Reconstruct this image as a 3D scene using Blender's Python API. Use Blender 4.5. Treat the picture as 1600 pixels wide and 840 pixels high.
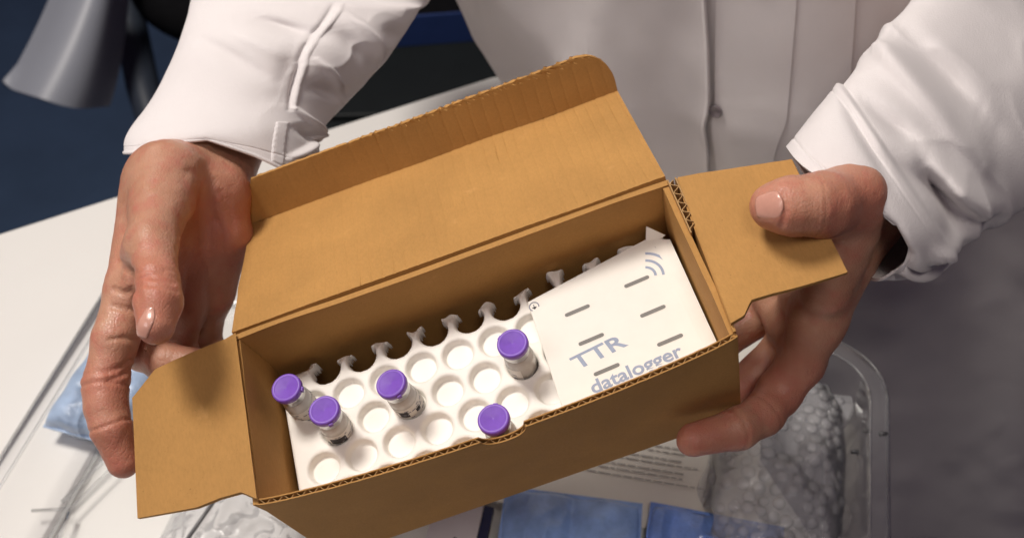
import bpy, math, random
import numpy as np
from mathutils import Matrix, Vector

scene = bpy.context.scene
for o in list(bpy.data.objects):
    bpy.data.objects.remove(o)
COL = scene.collection

# ------------------------------------------------------------------ camera
cam_d = bpy.data.cameras.new('camera')
cam = bpy.data.objects.new('camera', cam_d)
COL.objects.link(cam)
cam.location = (0, 0, 1.40)
cam.rotation_euler = (math.radians(40), 0, 0)          # looks 50 degrees down
cam_d.sensor_width = 36
cam_d.lens = 35.59
cam_d.clip_start = 0.02
cam_d.clip_end = 60
cam_d.dof.use_dof = True
cam_d.dof.focus_distance = 0.50
cam_d.dof.aperture_fstop = 9.0
scene.camera = cam

# ------------------------------------------------------------------ light
world = bpy.data.worlds.new('World')
scene.world = world
world.use_nodes = True
bg = world.node_tree.nodes['Background']
bg.inputs[0].default_value = (0.72, 0.50, 0.78, 1)
bg.inputs[1].default_value = 0.050

def lamp(name, loc, target, sx, sy, power, col):
    d = bpy.data.lights.new(name, 'AREA')
    d.shape = 'RECTANGLE'
    d.size, d.size_y = sx, sy
    d.energy = power
    d.color = col
    o = bpy.data.objects.new(name, d)
    COL.objects.link(o)
    o.location = loc
    o.rotation_euler = (Vector(target) - Vector(loc)).to_track_quat('-Z', 'Y').to_euler()
    return o

lamp('ceiling_lamp', (-0.74, 0.76, 2.50), (-0.02, 0.33, 1.0), 0.42, 0.42, 27, (1.0, 0.93, 0.86))
dl = lamp('second_ceiling_lamp', (0.10, -0.32, 2.50), (0.10, 0.34, 0.75), 0.40, 0.40, 0.50, (1.0, 0.90, 0.84))
dl.data.spread = math.radians(50)                         # cone narrowed to brighten the ice packs and spare the coat
lamp('fill_lamp', (-1.10, -0.30, 2.10), (0.0, 0.6, 1.0), 0.6, 0.5, 3.8, (1.0, 0.90, 0.90))  # added soft fill from the front left, brightens the coat and hands

scene.view_settings.view_transform = 'Standard'
scene.view_settings.look = 'None'
scene.view_settings.exposure = 0.12
scene.view_settings.gamma = 1.0
scene.render.engine = 'CYCLES'
scene.cycles.max_bounces = 10
scene.cycles.transparent_max_bounces = 96
scene.cycles.caustics_reflective = False
scene.cycles.caustics_refractive = False

# ------------------------------------------------------------------ materials
def new_mat(name):
    m = bpy.data.materials.new(name)
    m.use_nodes = True
    nt = m.node_tree
    return m, nt, nt.nodes['Principled BSDF'], nt.nodes['Material Output']

def mixcol(nt, fac, a, b):
    n = nt.nodes.new('ShaderNodeMix'); n.data_type = 'RGBA'
    if hasattr(fac, 'type'): nt.links.new(fac, n.inputs[0])
    else: n.inputs[0].default_value = fac
    for i, c in ((6, a), (7, b)):
        if hasattr(c, 'type'): nt.links.new(c, n.inputs[i])
        else: n.inputs[i].default_value = (*c, 1)
    return n.outputs[2]

def noise(nt, scale, detail=4, rough=0.6, vec=None, stretch=None, coord='Object'):
    n = nt.nodes.new('ShaderNodeTexNoise')
    n.inputs['Scale'].default_value = scale
    n.inputs['Detail'].default_value = detail
    n.inputs['Roughness'].default_value = rough
    tc = nt.nodes.new('ShaderNodeTexCoord')
    mp = nt.nodes.new('ShaderNodeMapping')
    if stretch: mp.inputs['Scale'].default_value = stretch
    nt.links.new(tc.outputs[coord], mp.inputs[0]); nt.links.new(mp.outputs[0], n.inputs['Vector'])
    return n.outputs['Fac']

def ramp(nt, fac, lo, hi, clo=(0, 0, 0), chi=(1, 1, 1)):
    n = nt.nodes.new('ShaderNodeValToRGB')
    n.color_ramp.elements[0].position = lo; n.color_ramp.elements[0].color = (*clo, 1)
    n.color_ramp.elements[1].position = hi; n.color_ramp.elements[1].color = (*chi, 1)
    nt.links.new(fac, n.inputs[0])
    return n.outputs[0]

def bump(nt, bsdf, height, strength, dist):
    n = nt.nodes.new('ShaderNodeBump')
    n.inputs['Strength'].default_value = strength
    n.inputs['Distance'].default_value = dist
    nt.links.new(height, n.inputs['Height'])
    nt.links.new(n.outputs[0], bsdf.inputs['Normal'])

def plain(name, col, rough=0.5, spec=0.5, var=0.0, vscale=40, bumps=None, metal=0, coat=0):
    m, nt, b, o = new_mat(name)
    b.inputs['Roughness'].default_value = rough
    b.inputs['Specular IOR Level'].default_value = spec
    b.inputs['Metallic'].default_value = metal
    b.inputs['Coat Weight'].default_value = coat
    f = noise(nt, vscale)
    dark = tuple(c*(1-var) for c in col); lite = tuple(min(1, c*(1+var)) for c in col)
    nt.links.new(mixcol(nt, ramp(nt, f, 0.3, 0.7), dark, lite), b.inputs['Base Color'])
    if bumps:
        bump(nt, b, noise(nt, bumps[0], 5), bumps[1], bumps[2])
    return m

def cardboard(name, col, flute=0.0):
    m, nt, b, o = new_mat(name)
    b.inputs['Roughness'].default_value = 0.78
    b.inputs['Specular IOR Level'].default_value = 0.25
    big = noise(nt, 22, 3)
    fib = noise(nt, 900, 3, 0.7, stretch=(1, 0.3, 1))
    c1 = mixcol(nt, ramp(nt, big, 0.3, 0.72), tuple(c*0.90 for c in col), tuple(min(1, c*1.07) for c in col))
    mulf = nt.nodes.new('ShaderNodeMix'); mulf.data_type = 'RGBA'; mulf.blend_type = 'MULTIPLY'
    mulf.inputs[0].default_value = 0.13
    nt.links.new(c1, mulf.inputs[6]); nt.links.new(ramp(nt, fib, 0.25, 0.65), mulf.inputs[7])
    # sparse dark fibre specks and pale rubbed patches
    spk = ramp(nt, noise(nt, 1400, 2, 0.5), 0.70, 0.76)
    c2 = mixcol(nt, spk, mulf.outputs[2], tuple(x*0.55 for x in col))
    rub = ramp(nt, noise(nt, 55, 6, 0.75), 0.62, 0.80)
    c3 = mixcol(nt, rub, c2, tuple(min(1, x*1.18+0.02) for x in col))
    nt.links.new(c3, b.inputs['Base Color'])
    bump(nt, b, noise(nt, 500, 4), 0.18, 0.001)
    return m

def cloth(name, col, rough=0.9):
    m, nt, b, o = new_mat(name)
    b.inputs['Roughness'].default_value = rough
    b.inputs['Specular IOR Level'].default_value = 0.15
    b.inputs['Sheen Weight'].default_value = 0.12
    f = noise(nt, 18, 4)
    nt.links.new(mixcol(nt, ramp(nt, f, 0.3, 0.7), tuple(c*0.95 for c in col), col), b.inputs['Base Color'])
    w1 = noise(nt, 1500, 2, 0.5, stretch=(1, 0.15, 1)); w2 = noise(nt, 1500, 2, 0.5, stretch=(0.15, 1, 1))
    ad = nt.nodes.new('ShaderNodeMath'); ad.operation = 'ADD'
    nt.links.new(w1, ad.inputs[0]); nt.links.new(w2, ad.inputs[1])
    # slack cotton: soft irregular creases under the weave
    big = nt.nodes.new('ShaderNodeTexNoise'); big.noise_type = 'RIDGED_MULTIFRACTAL'
    big.inputs['Scale'].default_value = 20; big.inputs['Detail'].default_value = 3; big.inputs['Distortion'].default_value = 0.6
    tc = nt.nodes.new('ShaderNodeTexCoord'); nt.links.new(tc.outputs['Object'], big.inputs['Vector'])
    n2 = nt.nodes.new('ShaderNodeBump'); n2.inputs['Strength'].default_value = 0.16; n2.inputs['Distance'].default_value = 0.004
    nt.links.new(big.outputs['Fac'], n2.inputs['Height'])
    n1 = nt.nodes.new('ShaderNodeBump'); n1.inputs['Strength'].default_value = 0.22; n1.inputs['Distance'].default_value = 0.0006
    nt.links.new(ad.outputs[0], n1.inputs['Height']); nt.links.new(n2.outputs[0], n1.inputs['Normal'])
    nt.links.new(n1.outputs[0], b.inputs['Normal'])
    return m

def clear_plastic(name, tint=(0.95, 0.96, 0.97), gloss=1.0, body=0.02, rough=0.06, bumps=None, ior=1.35, trl=0.25):
    m = bpy.data.materials.new(name); m.use_nodes = True
    nt = m.node_tree; nt.nodes.clear()
    out = nt.nodes.new('ShaderNodeOutputMaterial')
    tr = nt.nodes.new('ShaderNodeBsdfTransparent'); tr.inputs[0].default_value = (*tint, 1)
    df = nt.nodes.new('ShaderNodeBsdfDiffuse'); df.inputs[0].default_value = (0.90, 0.91, 0.93, 1)
    tl = nt.nodes.new('ShaderNodeBsdfTranslucent'); tl.inputs[0].default_value = (0.82, 0.84, 0.88, 1)
    gl = nt.nodes.new('ShaderNodeBsdfGlossy'); gl.inputs['Roughness'].default_value = rough
    fr = nt.nodes.new('ShaderNodeFresnel'); fr.inputs['IOR'].default_value = ior
    dt = nt.nodes.new('ShaderNodeMixShader'); dt.inputs[0].default_value = trl
    nt.links.new(df.outputs[0], dt.inputs[1]); nt.links.new(tl.outputs[0], dt.inputs[2])
    m1 = nt.nodes.new('ShaderNodeMixShader'); m1.inputs[0].default_value = body
    nt.links.new(tr.outputs[0], m1.inputs[1]); nt.links.new(dt.outputs[0], m1.inputs[2])
    m2 = nt.nodes.new('ShaderNodeMixShader')
    mu = nt.nodes.new('ShaderNodeMath'); mu.operation = 'MULTIPLY'; mu.inputs[1].default_value = gloss
    nt.links.new(fr.outputs[0], mu.inputs[0]); nt.links.new(mu.outputs[0], m2.inputs[0])
    nt.links.new(m1.outputs[0], m2.inputs[1]); nt.links.new(gl.outputs[0], m2.inputs[2])
    if bumps:
        n = nt.nodes.new('ShaderNodeBump'); n.inputs['Strength'].default_value = bumps[1]; n.inputs['Distance'].default_value = bumps[2]
        nt.links.new(noise(nt, bumps[0], 4), n.inputs['Height'])
        for s in (df, gl, fr): nt.links.new(n.outputs[0], s.inputs['Normal'])
    nt.links.new(m2.outputs[0], out.inputs['Surface'])
    return m

KRAFT = (0.475, 0.252, 0.076)
M_BOARD = cardboard('kraft_board', KRAFT)
M_FLUTE = cardboard('kraft_flute', (0.46, 0.28, 0.12))
M_TRAYW = plain('white_tray_plastic', (0.84, 0.81, 0.75), 0.5, 0.4, 0.02, 60, (300, 0.05, 0.001))
M_CARD = plain('white_card', (0.84, 0.81, 0.74), 0.6, 0.3, 0.02, 80, (700, 0.05, 0.0005))
M_CAP = plain('purple_cap_plastic', (0.20, 0.085, 0.50), 0.42, 0.5, 0.06, 400)
M_CRIMP = plain('crimp_metal', (0.75, 0.75, 0.76), 0.3, 0.5, 0.03, 200, None, 1.0)
M_INK = plain('dark_print', (0.05, 0.05, 0.055), 0.7, 0.2, 0.1, 300)
M_GREYINK = plain('grey_print', (0.24, 0.25, 0.30), 0.7, 0.2, 0.1, 300)
M_BLUEINK = plain('blue_grey_print', (0.33, 0.38, 0.49), 0.7, 0.2, 0.08, 300)
M_SLOT = plain('slot_grey', (0.22, 0.215, 0.20), 0.7, 0.2, 0.06, 300)

# ------------------------------------------------------------------ mesh helpers
def link(name, me, mats, parent=None, smooth=None):
    if isinstance(mats, (list, tuple)):
        for m in mats: me.materials.append(m)
    else:
        me.materials.append(mats)
    if smooth is not None:
        me.polygons.foreach_set('use_smooth', [smooth]*len(me.polygons))
    o = bpy.data.objects.new(name, me)
    COL.objects.link(o)
    if parent: o.parent = parent
    return o

def mesh(name, v, f, mats, parent=None, smooth=True):
    me = bpy.data.meshes.new(name)
    me.from_pydata([tuple(map(float, p)) for p in v], [], [tuple(map(int, q)) for q in f])
    me.update()
    return link(name, me, mats, parent, smooth)

def thing(name, label, cat, matrix=None, group=None):
    o = bpy.data.objects.new(name, None)
    o.empty_display_size = 0.02
    COL.objects.link(o)
    if matrix is not None: o.matrix_world = matrix
    return tag(o, label, cat, group)

def tag(o, label=None, cat=None, group=None, kind=None):
    if label: o['label'] = label
    if cat: o['category'] = cat
    if group: o['group'] = group
    if kind: o['kind'] = kind
    return o

def vnoise(P, scale, seed=0):
    """cheap smooth value noise on points (...,3) -> about -1..1"""
    P = np.asarray(P, float)*scale + seed*17.13
    I = np.floor(P).astype(np.int64); F = P - I
    F = F*F*(3-2*F)
    def h(a, b, c):
        n = (a*374761393 + b*668265263 + c*2147483647 + seed*1274126177) & 0x7fffffff
        n = ((n ^ (n >> 13))*1274126177) & 0x7fffffff
        n = (n ^ (n >> 16)) & 0xffff
        return n/32767.5 - 1
    r = 0
    for i in (0, 1):
        for j in (0, 1):
            for k in (0, 1):
                w = (F[..., 0] if i else 1-F[..., 0])*(F[..., 1] if j else 1-F[..., 1])*(F[..., 2] if k else 1-F[..., 2])
                r = r + w*h(I[..., 0]+i, I[..., 1]+j, I[..., 2]+k)
    return r

def grid_normals(P):
    du = np.gradient(P, axis=0); dv = np.gradient(P, axis=1)
    N = np.cross(du, dv); N /= np.maximum(np.linalg.norm(N, axis=2, keepdims=True), 1e-12)
    return N

def sheet(name, fn, nu, nv, th, mats, parent=None, wrap=False, side=0.5, keep=None):
    """solid sheet of thickness th over a (u,v) grid; fn(U,V)->(...,3) mid surface"""
    u = np.linspace(0, 1, nu+1); v = np.linspace(0, 1, nv+1)
    U, V = np.meshgrid(u, v, indexing='ij')
    P = fn(U, V)
    N = grid_normals(P)
    if wrap:
        PP = np.concatenate([P[-2:-1], P, P[1:2]], 0); N = grid_normals(PP)[1:-1]
    A = P + N*th*side; B = P - N*th*(1-side)
    n1, m1 = nu+1, nv+1
    idx = np.arange(n1*m1).reshape(n1, m1)
    q = np.stack([idx[:-1, :-1], idx[1:, :-1], idx[1:, 1:], idx[:-1, 1:]], -1)
    if keep is not None:
        k = keep(U, V)
        q = q[k]
    else:
        q = q.reshape(-1, 4)
    off = n1*m1
    faces = [q, q[:, ::-1]+off]
    verts = [A.reshape(-1, 3), B.reshape(-1, 3)]
    # side walls with their own vertices: every boundary edge of the kept quads
    e = np.concatenate([q[:, [0, 1]], q[:, [1, 2]], q[:, [2, 3]], q[:, [3, 0]]])
    key = np.sort(e, 1); kk = key[:, 0]*off + key[:, 1]
    uq, inv, cnt = np.unique(kk, return_inverse=True, return_counts=True)
    be = e[cnt[inv] == 1]
    if wrap:
        be = be[~((np.isin(be[:, 0], idx[0]) & np.isin(be[:, 1], idx[0])) | (np.isin(be[:, 0], idx[-1]) & np.isin(be[:, 1], idx[-1])))]
    n = len(be)
    sv = np.stack([A.reshape(-1, 3)[be[:, 0]], A.reshape(-1, 3)[be[:, 1]], B.reshape(-1, 3)[be[:, 1]], B.reshape(-1, 3)[be[:, 0]]], 1).reshape(-1, 3)
    verts.append(sv)
    sf = (np.arange(4*n).reshape(n, 4) + 2*off)[:, ::-1]
    faces.append(sf)
    me = bpy.data.meshes.new(name)
    V_ = np.concatenate(verts); F_ = np.concatenate(faces)
    me.from_pydata(V_.tolist(), [], F_.tolist())
    me.update()
    sm = np.ones(len(F_), bool); sm[-n:] = False
    me.polygons.foreach_set('use_smooth', sm)
    return link(name, me, mats, parent)

def box_v(lo, hi):
    (a, b, c), (d, e, f) = lo, hi
    v = [(a, b, c), (d, b, c), (d, e, c), (a, e, c), (a, b, f), (d, b, f), (d, e, f), (a, e, f)]
    return v, [(3, 2, 1, 0), (4, 5, 6, 7), (0, 1, 5, 4), (1, 2, 6, 5), (2, 3, 7, 6), (3, 0, 4, 7)]

def bevel(o, w, seg=2):
    m = o.modifiers.new('bevel', 'BEVEL'); m.width = w; m.segments = seg; m.limit_method = 'ANGLE'
    return o

def boxobj(name, lo, hi, mat, parent=None, bev=0):
    v, f = box_v(lo, hi)
    o = mesh(name, v, f, mat, parent, False)
    if bev: bevel(o, bev)
    return o

def lathe(name, prof, mat, parent=None, n=40, smooth=True):
    """prof: list of (r,z)"""
    v = []; f = []
    m = len(prof)
    for i in range(n):
        a = 2*math.pi*i/n
        for r, z in prof: v.append((r*math.cos(a), r*math.sin(a), z))
    for i in range(n):
        j = (i+1) % n
        for k in range(m-1):
            f.append((i*m+k, j*m+k, j*m+k+1, i*m+k+1))
    o = mesh(name, v, f, mat, parent, smooth)
    return o

def tube(name, pts, r, mat, parent=None, n=8):
    pts = np.array(pts, float); m = len(pts)
    T = np.gradient(pts, axis=0); T /= np.linalg.norm(T, axis=1, keepdims=True)
    ref = np.array([0, 0, 1.0])
    v = []; f = []
    rr = np.broadcast_to(np.asarray(r, float), (m,))
    for i in range(m):
        a = np.cross(T[i], ref)
        if np.linalg.norm(a) < 1e-3: a = np.cross(T[i], (1, 0, 0))
        a /= np.linalg.norm(a); b = np.cross(T[i], a)
        for k in range(n):
            t = 2*math.pi*k/n
            v.append(pts[i] + rr[i]*(math.cos(t)*a + math.sin(t)*b))
    for i in range(m-1):
        for k in range(n):
            k2 = (k+1) % n
            f.append((i*n+k, (i+1)*n+k, (i+1)*n+k2, i*n+k2))
    f.append(tuple(range(n))); f.append(tuple((m-1)*n+k for k in reversed(range(n))))
    return mesh(name, v, f, mat, parent, True)

def text_mesh(name, body, size, depth, mat, parent=None, M=None, xs=1.0, shear=0.0, align='LEFT', bold=0.0):
    c = bpy.data.curves.new(name, 'FONT'); c.body = body; c.offset = bold; c.size = size; c.extrude = depth; c.shear = shear
    c.align_x = align
    t = bpy.data.objects.new(name+'_src', c); COL.objects.link(t)
    dg = bpy.context.evaluated_depsgraph_get()
    me = bpy.data.meshes.new_from_object(t.evaluated_get(dg))
    bpy.data.objects.remove(t); bpy.data.curves.remove(c)
    me.materials.clear()
    S = Matrix.Diagonal((xs, 1, 1, 1))
    me.transform((M or Matrix()) @ S)
    me.update()
    o = link(name, me, mat, parent, False)
    return o

def lerp(a, b, t): return np.asarray(a)*(1-t) + np.asarray(b)*t

# ================================================================== the cardboard box
BOXM = Matrix(((0.941203,-0.265340,-0.209120,-0.118659),(0.229715,0.956513,-0.179763,0.218602),(0.247724,0.121155,0.961225,0.969675),(0,0,0,1)))
L, W, H = 0.235, 0.0926, 0.102
BT = 0.003                                              # board thickness
box = thing('cardboard_box', 'open brown cardboard box held in two hands, lid and flaps folded back', 'box', BOXM)

def rim_jit(x, s): return 0.00035*vnoise(np.stack([x*1.0, x*0+s, x*0], -1), 320, int(s)+3) + 0.0002*vnoise(np.stack([x, x*0+s, x*0], -1), 900, 5)
def bow(x, z):
    return -0.0078*np.clip(np.sin(np.pi*np.clip(x/L, 0, 1)), 0, 1)**0.62*np.clip(1+z/H, 0, 1)**1.3
def notch(x):
    d = np.clip(1-((x-0.1195)/0.0108)**2, 0, 1)
    return -0.0105*d**0.45
def front_fn(y0, dz=0.0):
    def fn(U, V):
        x = U*L
        top = notch(x) + rim_jit(x, 1 if y0 < 0.001 else 2) + dz
        z = top*(1-V) - H*V
        return np.stack([x, y0 + bow(x, z), z], -1)
    return fn
fw = sheet('front_panel', front_fn(0.00025), 200, 12, 0.0006, M_BOARD, box)
sheet('inner_liner', front_fn(BT-0.00025), 200, 12, 0.0006, M_BOARD, fw)
def flute_fn(U, V):
    x = U*L
    top = notch(x) + 0.0003*vnoise(np.stack([x, x*0, x*0], -1), 400, 9) - 0.0006
    z = top*(1-V) - 0.03*V
    return np.stack([x, BT/2 + bow(x, z) + 0.00095*np.sin(2*np.pi*x/0.0058), z], -1)
sheet('fluting', flute_fn, 640, 2, 0.00028, M_FLUTE, fw)

def flat(a, b, c, d, wob=0.0, seed=1, groove=None):
    """quad a->b (u) , a->d (v)"""
    a, b, c, d = map(np.array, (a, b, c, d))
    n = np.cross(b-a, d-a); n = n/np.linalg.norm(n)
    def fn(U, V):
        U_, V_ = U[..., None], V[..., None]
        P = (a*(1-U_)+b*U_)*(1-V_) + (d*(1-U_)+c*U_)*V_
        k = wob*vnoise(P, 28, seed)
        if groove is not None: k = k + groove(P, U, V)
        return P + n*k[..., None]
    return fn

def flutes(amp, pitch, axis=0, ph=0.0, even=False):
    def g(P, U, V):
        x = P[..., axis] + 0.0006*vnoise(P, 60, 4)
        r = vnoise(np.stack([np.floor((x+ph)/pitch)*0.371, x*0, x*0], -1), 7.7, 3)
        return -amp*np.exp(-((((x+ph)/pitch) % 1.0 - 0.5)/0.10)**2)*(1.0 if even else 0.55+0.45*r)*(0.75+0.5*vnoise(P, 45, 7))
    return g

# back wall (inner face at y = W-BT), left, right, base
sheet('back_panel', flat((0, W-BT/2, 0), (L, W-BT/2, 0), (L, W-BT/2, -H), (0, W-BT/2, -H), 0.0008, 2), 80, 30, BT, M_BOARD, box)
def left_fn(U, V):
    y = 0.0005 + U*(W-BT-0.001)
    z = -H*V
    x = BT/2 + 0.004*np.sin(np.pi*np.clip(V*1.6, 0, 1))*0.6 - 0.0022*(1-U)*(1-V)**2 + 0.0007*vnoise(np.stack([y, z, y*0], -1), 40, 6)
    return np.stack([x, y, z-0.0008*(1-V)], -1)
sheet('left_panel', left_fn, 40, 40, BT, M_BOARD, box)
def right_fn(U, V):
    y = 0.0005 + U*(W-BT-0.001)
    z = -H*V
    x = L-BT/2 - 0.0035*np.sin(np.pi*np.clip(V*1.5, 0, 1))*0.5 + 0.0006*vnoise(np.stack([y, z, y*0], -1), 40, 8)
    return np.stack([x, y, z-0.0008*(1-V)], -1)
rp = sheet('right_panel', right_fn, 40, 40, BT, M_BOARD, box)
boxobj('base_panel', (0.0005, 0.0005, -H-0.0004), (L-0.0005, W-0.0005, -H+BT-0.0004), M_BOARD, box)
# bare board end with open fluting at the back right corner
def rfl(U, V):
    y = 0.060 + U*0.030
    return np.stack([L+0.0018 + 0.0015*np.sin(2*np.pi*y/0.0056), y, 0.0022 - 0.010*V], -1)
sheet('fluting', rfl, 120, 2, 0.0004, M_FLUTE, rp)
for xo in (-0.0002, 0.0038):
    sheet('edge_liner', flat((L+xo, 0.058, 0.0022), (L+xo, 0.0908, 0.0026), (L+xo, 0.0908, -0.010), (L+xo, 0.058, -0.010), 0.0003, 3), 30, 3, 0.0006, M_FLUTE, rp)

# lid, folded back behind the hinge, and its tuck flap turned up
hA, hB = np.array((0.0005, W+0.0006, 0.0004)), np.array((L-0.0005, W+0.0006, 0.0004))
kA, kB = np.array((0.0085, 0.1800, -0.0300)), np.array((0.2345, 0.1805, -0.0300))
def lid_groove(P, U, V): return flutes(0.00030, 0.0062, even=True)(P, U, V)
lid = sheet('lid', flat(hA, hB, kB, kA, 0.0007, 5, lid_groove), 420, 24, BT, M_BOARD, box)
tA = np.array((0.0, 0.0125, 0.0262))
def tab_fn(U, V):
    h = V
    lo = 0.0085 + 0.013*V**1.3
    c = np.clip((V-0.22)/0.78, 0, 1)
    hi = 0.2345 - 0.0175*(1-np.sqrt(np.clip(1-c**2, 0, 1)))*1.05 + 0.001*V
    x = lo*(1-U) + hi*U
    y = kA[1] + 0.0004 + tA[1]*V
    z = kA[2] + 0.0012 + tA[2]*V + 0.0010*np.sin(x*21) * V
    P = np.stack([x, y, z], -1)
    g = flutes(0.00065, 0.0078, 0, 0.001)(P, U, V) + 0.0006*vnoise(P, 30, 12)
    P[..., 1] += -g*0 + 0; P[..., 1] -= g
    P[..., 2] -= 0.0040*V*np.clip(1-(x-0.12)/0.1, 0, 1)
    P[..., 2] += (V > 0.97)*0.0004*vnoise(P, 330, 2)
    return P
sheet('tuck_flap', tab_fn, 420, 20, 0.0026, M_BOARD, lid)

# side flaps
def flap_fn(hinge0, hinge1, out0, out1, lo_cut, hi_cut, seed):
    """v from the hinge outward, u from the front end to the back end"""
    h0, h1, o0, o1 = map(np.array, (hinge0, hinge1, out0, out1))
    n = np.cross(h1-h0, o0-h0); n = n/np.linalg.norm(n)
    def fn(U, V):
        a = np.interp(V, *lo_cut); b = np.interp(V, *hi_cut)
        s = (a*(1-U)+b*U)[..., None]
        V_ = V[..., None]
        P = (h0*(1-s)+h1*s)*(1-V_) + (o0*(1-s)+o1*s)*V_
        k = 0.0009*vnoise(P, 26, seed) + 0.0016*np.sin(np.pi*V)*0.6
        k = k + flutes(0.00008, 0.0062, 1)(P, U, V)
        return P + n*k[..., None]
    return fn
lf = flap_fn((0.0012, 0.0015, 0.0012), (0.0022, W-0.0006, 0.0012), (-0.0530, 0.0095, 0.0095), (-0.0450, 0.0705, 0.0215),
             ([0, 0.12, 0.3, 0.5, 1], [0.0, 0.05, 0.035, 0.0, -0.015]), ([0, 0.1, 0.78, 1], [1.0, 0.99, 1.02, 0.90]), 21)
sheet('side_flap', lf, 60, 40, BT, M_BOARD, box)
sheet('outer_ply', flat((L-0.0006, 0.002, 0.0012), (L+0.0046, W-0.002, 0.0012), (L+0.0008, W-0.002, -0.045), (L+0.0006, 0.002, -0.045), 0.0004, 7), 20, 20, 0.0014, M_BOARD, rp)
rf = flap_fn((L-0.0010, 0.0035, 0.0016), (L+0.0050, W-0.002, 0.0025), (0.2905, 0.0080, 0.0070), (0.2905, 0.0690, 0.0155),
             ([0, 0.12, 0.22, 0.4, 1], [0.02, 0.03, 0.10, 0.085, 0.0]), ([0, 0.2, 1], [0.99, 1.0, 1.0]), 22)
sheet('side_flap', rf, 60, 40, BT, M_BOARD, box)

# ================================================================== white vial tray inside the box
TZ = -0.0365
PX, PY = 0.0203, 0.01785
def holes():
    out = []
    for r, (x0, y) in enumerate([(0.0135, 0.0048), (0.0233, 0.02265), (0.0335, 0.0405), (0.0233, 0.05835), (0.0135, 0.0762)]):
        x = x0
        while x < 0.229:
            if not (x < 0.016 and r in (0, 2, 4) and r != 2): out.append((x, y, r))
            x += PX
    return out
HOL = holes()
HR = 0.00865
X0, X1, Y0, Y1 = 0.0072, 0.2275, 0.0025, 0.0828
nx, ny = 440, 168
def tray_fn(U, V):
    x = X0 + U*(X1-X0); y = Y0 + V*(Y1-Y0)
    z = np.zeros_like(x)
    for hx, hy, r in HOL:
        d = np.hypot(x-hx, y-hy)
        dep = 0.012 if r == 4 else 0.0042
        z = np.minimum(z, -dep*(1-np.clip((d-HR+0.0016)/0.0016, 0, 1)**2) - 0.0003*(1-np.clip((d-HR)/0.0012, 0, 1))*(d < HR+0.0012))
    # rounded outer lip, torn back edge
    e = np.minimum(np.minimum(x-X0, X1-x), y-Y0)
    z = z - 0.010*np.clip(1-e/0.0028, 0, 1)**3
    back = np.clip((y-0.0765)/0.006, 0, 1)
    z = z - 0.0045*back**1.5*(1-0.0*x) + 0.0012*vnoise(np.stack([x, y, y*0], -1), 260, 3)*back
    y = y + 0.0022*vnoise(np.stack([x, y*0, y*0], -1), 190, 8)*(V > 0.985)
    y = y + 0.0055*np.clip((x-0.143)/0.012, 0, 1)*np.clip((V-0.90)/0.10, 0, 1)
    z = z + 0.00025*vnoise(np.stack([x, y, y*0], -1), 50, 2)
    return np.stack([x, y, TZ+z], -1)
def tray_keep(U, V):
    x = X0 + (U[:-1, :-1]+0.5/nx)*(X1-X0); y = Y0 + (V[:-1, :-1]+0.5/ny)*(Y1-Y0)
    k = np.ones(x.shape, bool)
    for hx, hy, r in HOL:
        if r == 4: k &= np.hypot(x-hx, y-hy) > HR-0.0004
    return k
tr = sheet('vial_tray', tray_fn, nx, ny, 0.0007, M_TRAYW, None, keep=tray_keep)
tr.matrix_world = BOXM
tag(tr, 'white moulded tray with rows of round wells inside the cardboard box', 'tray')

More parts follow.
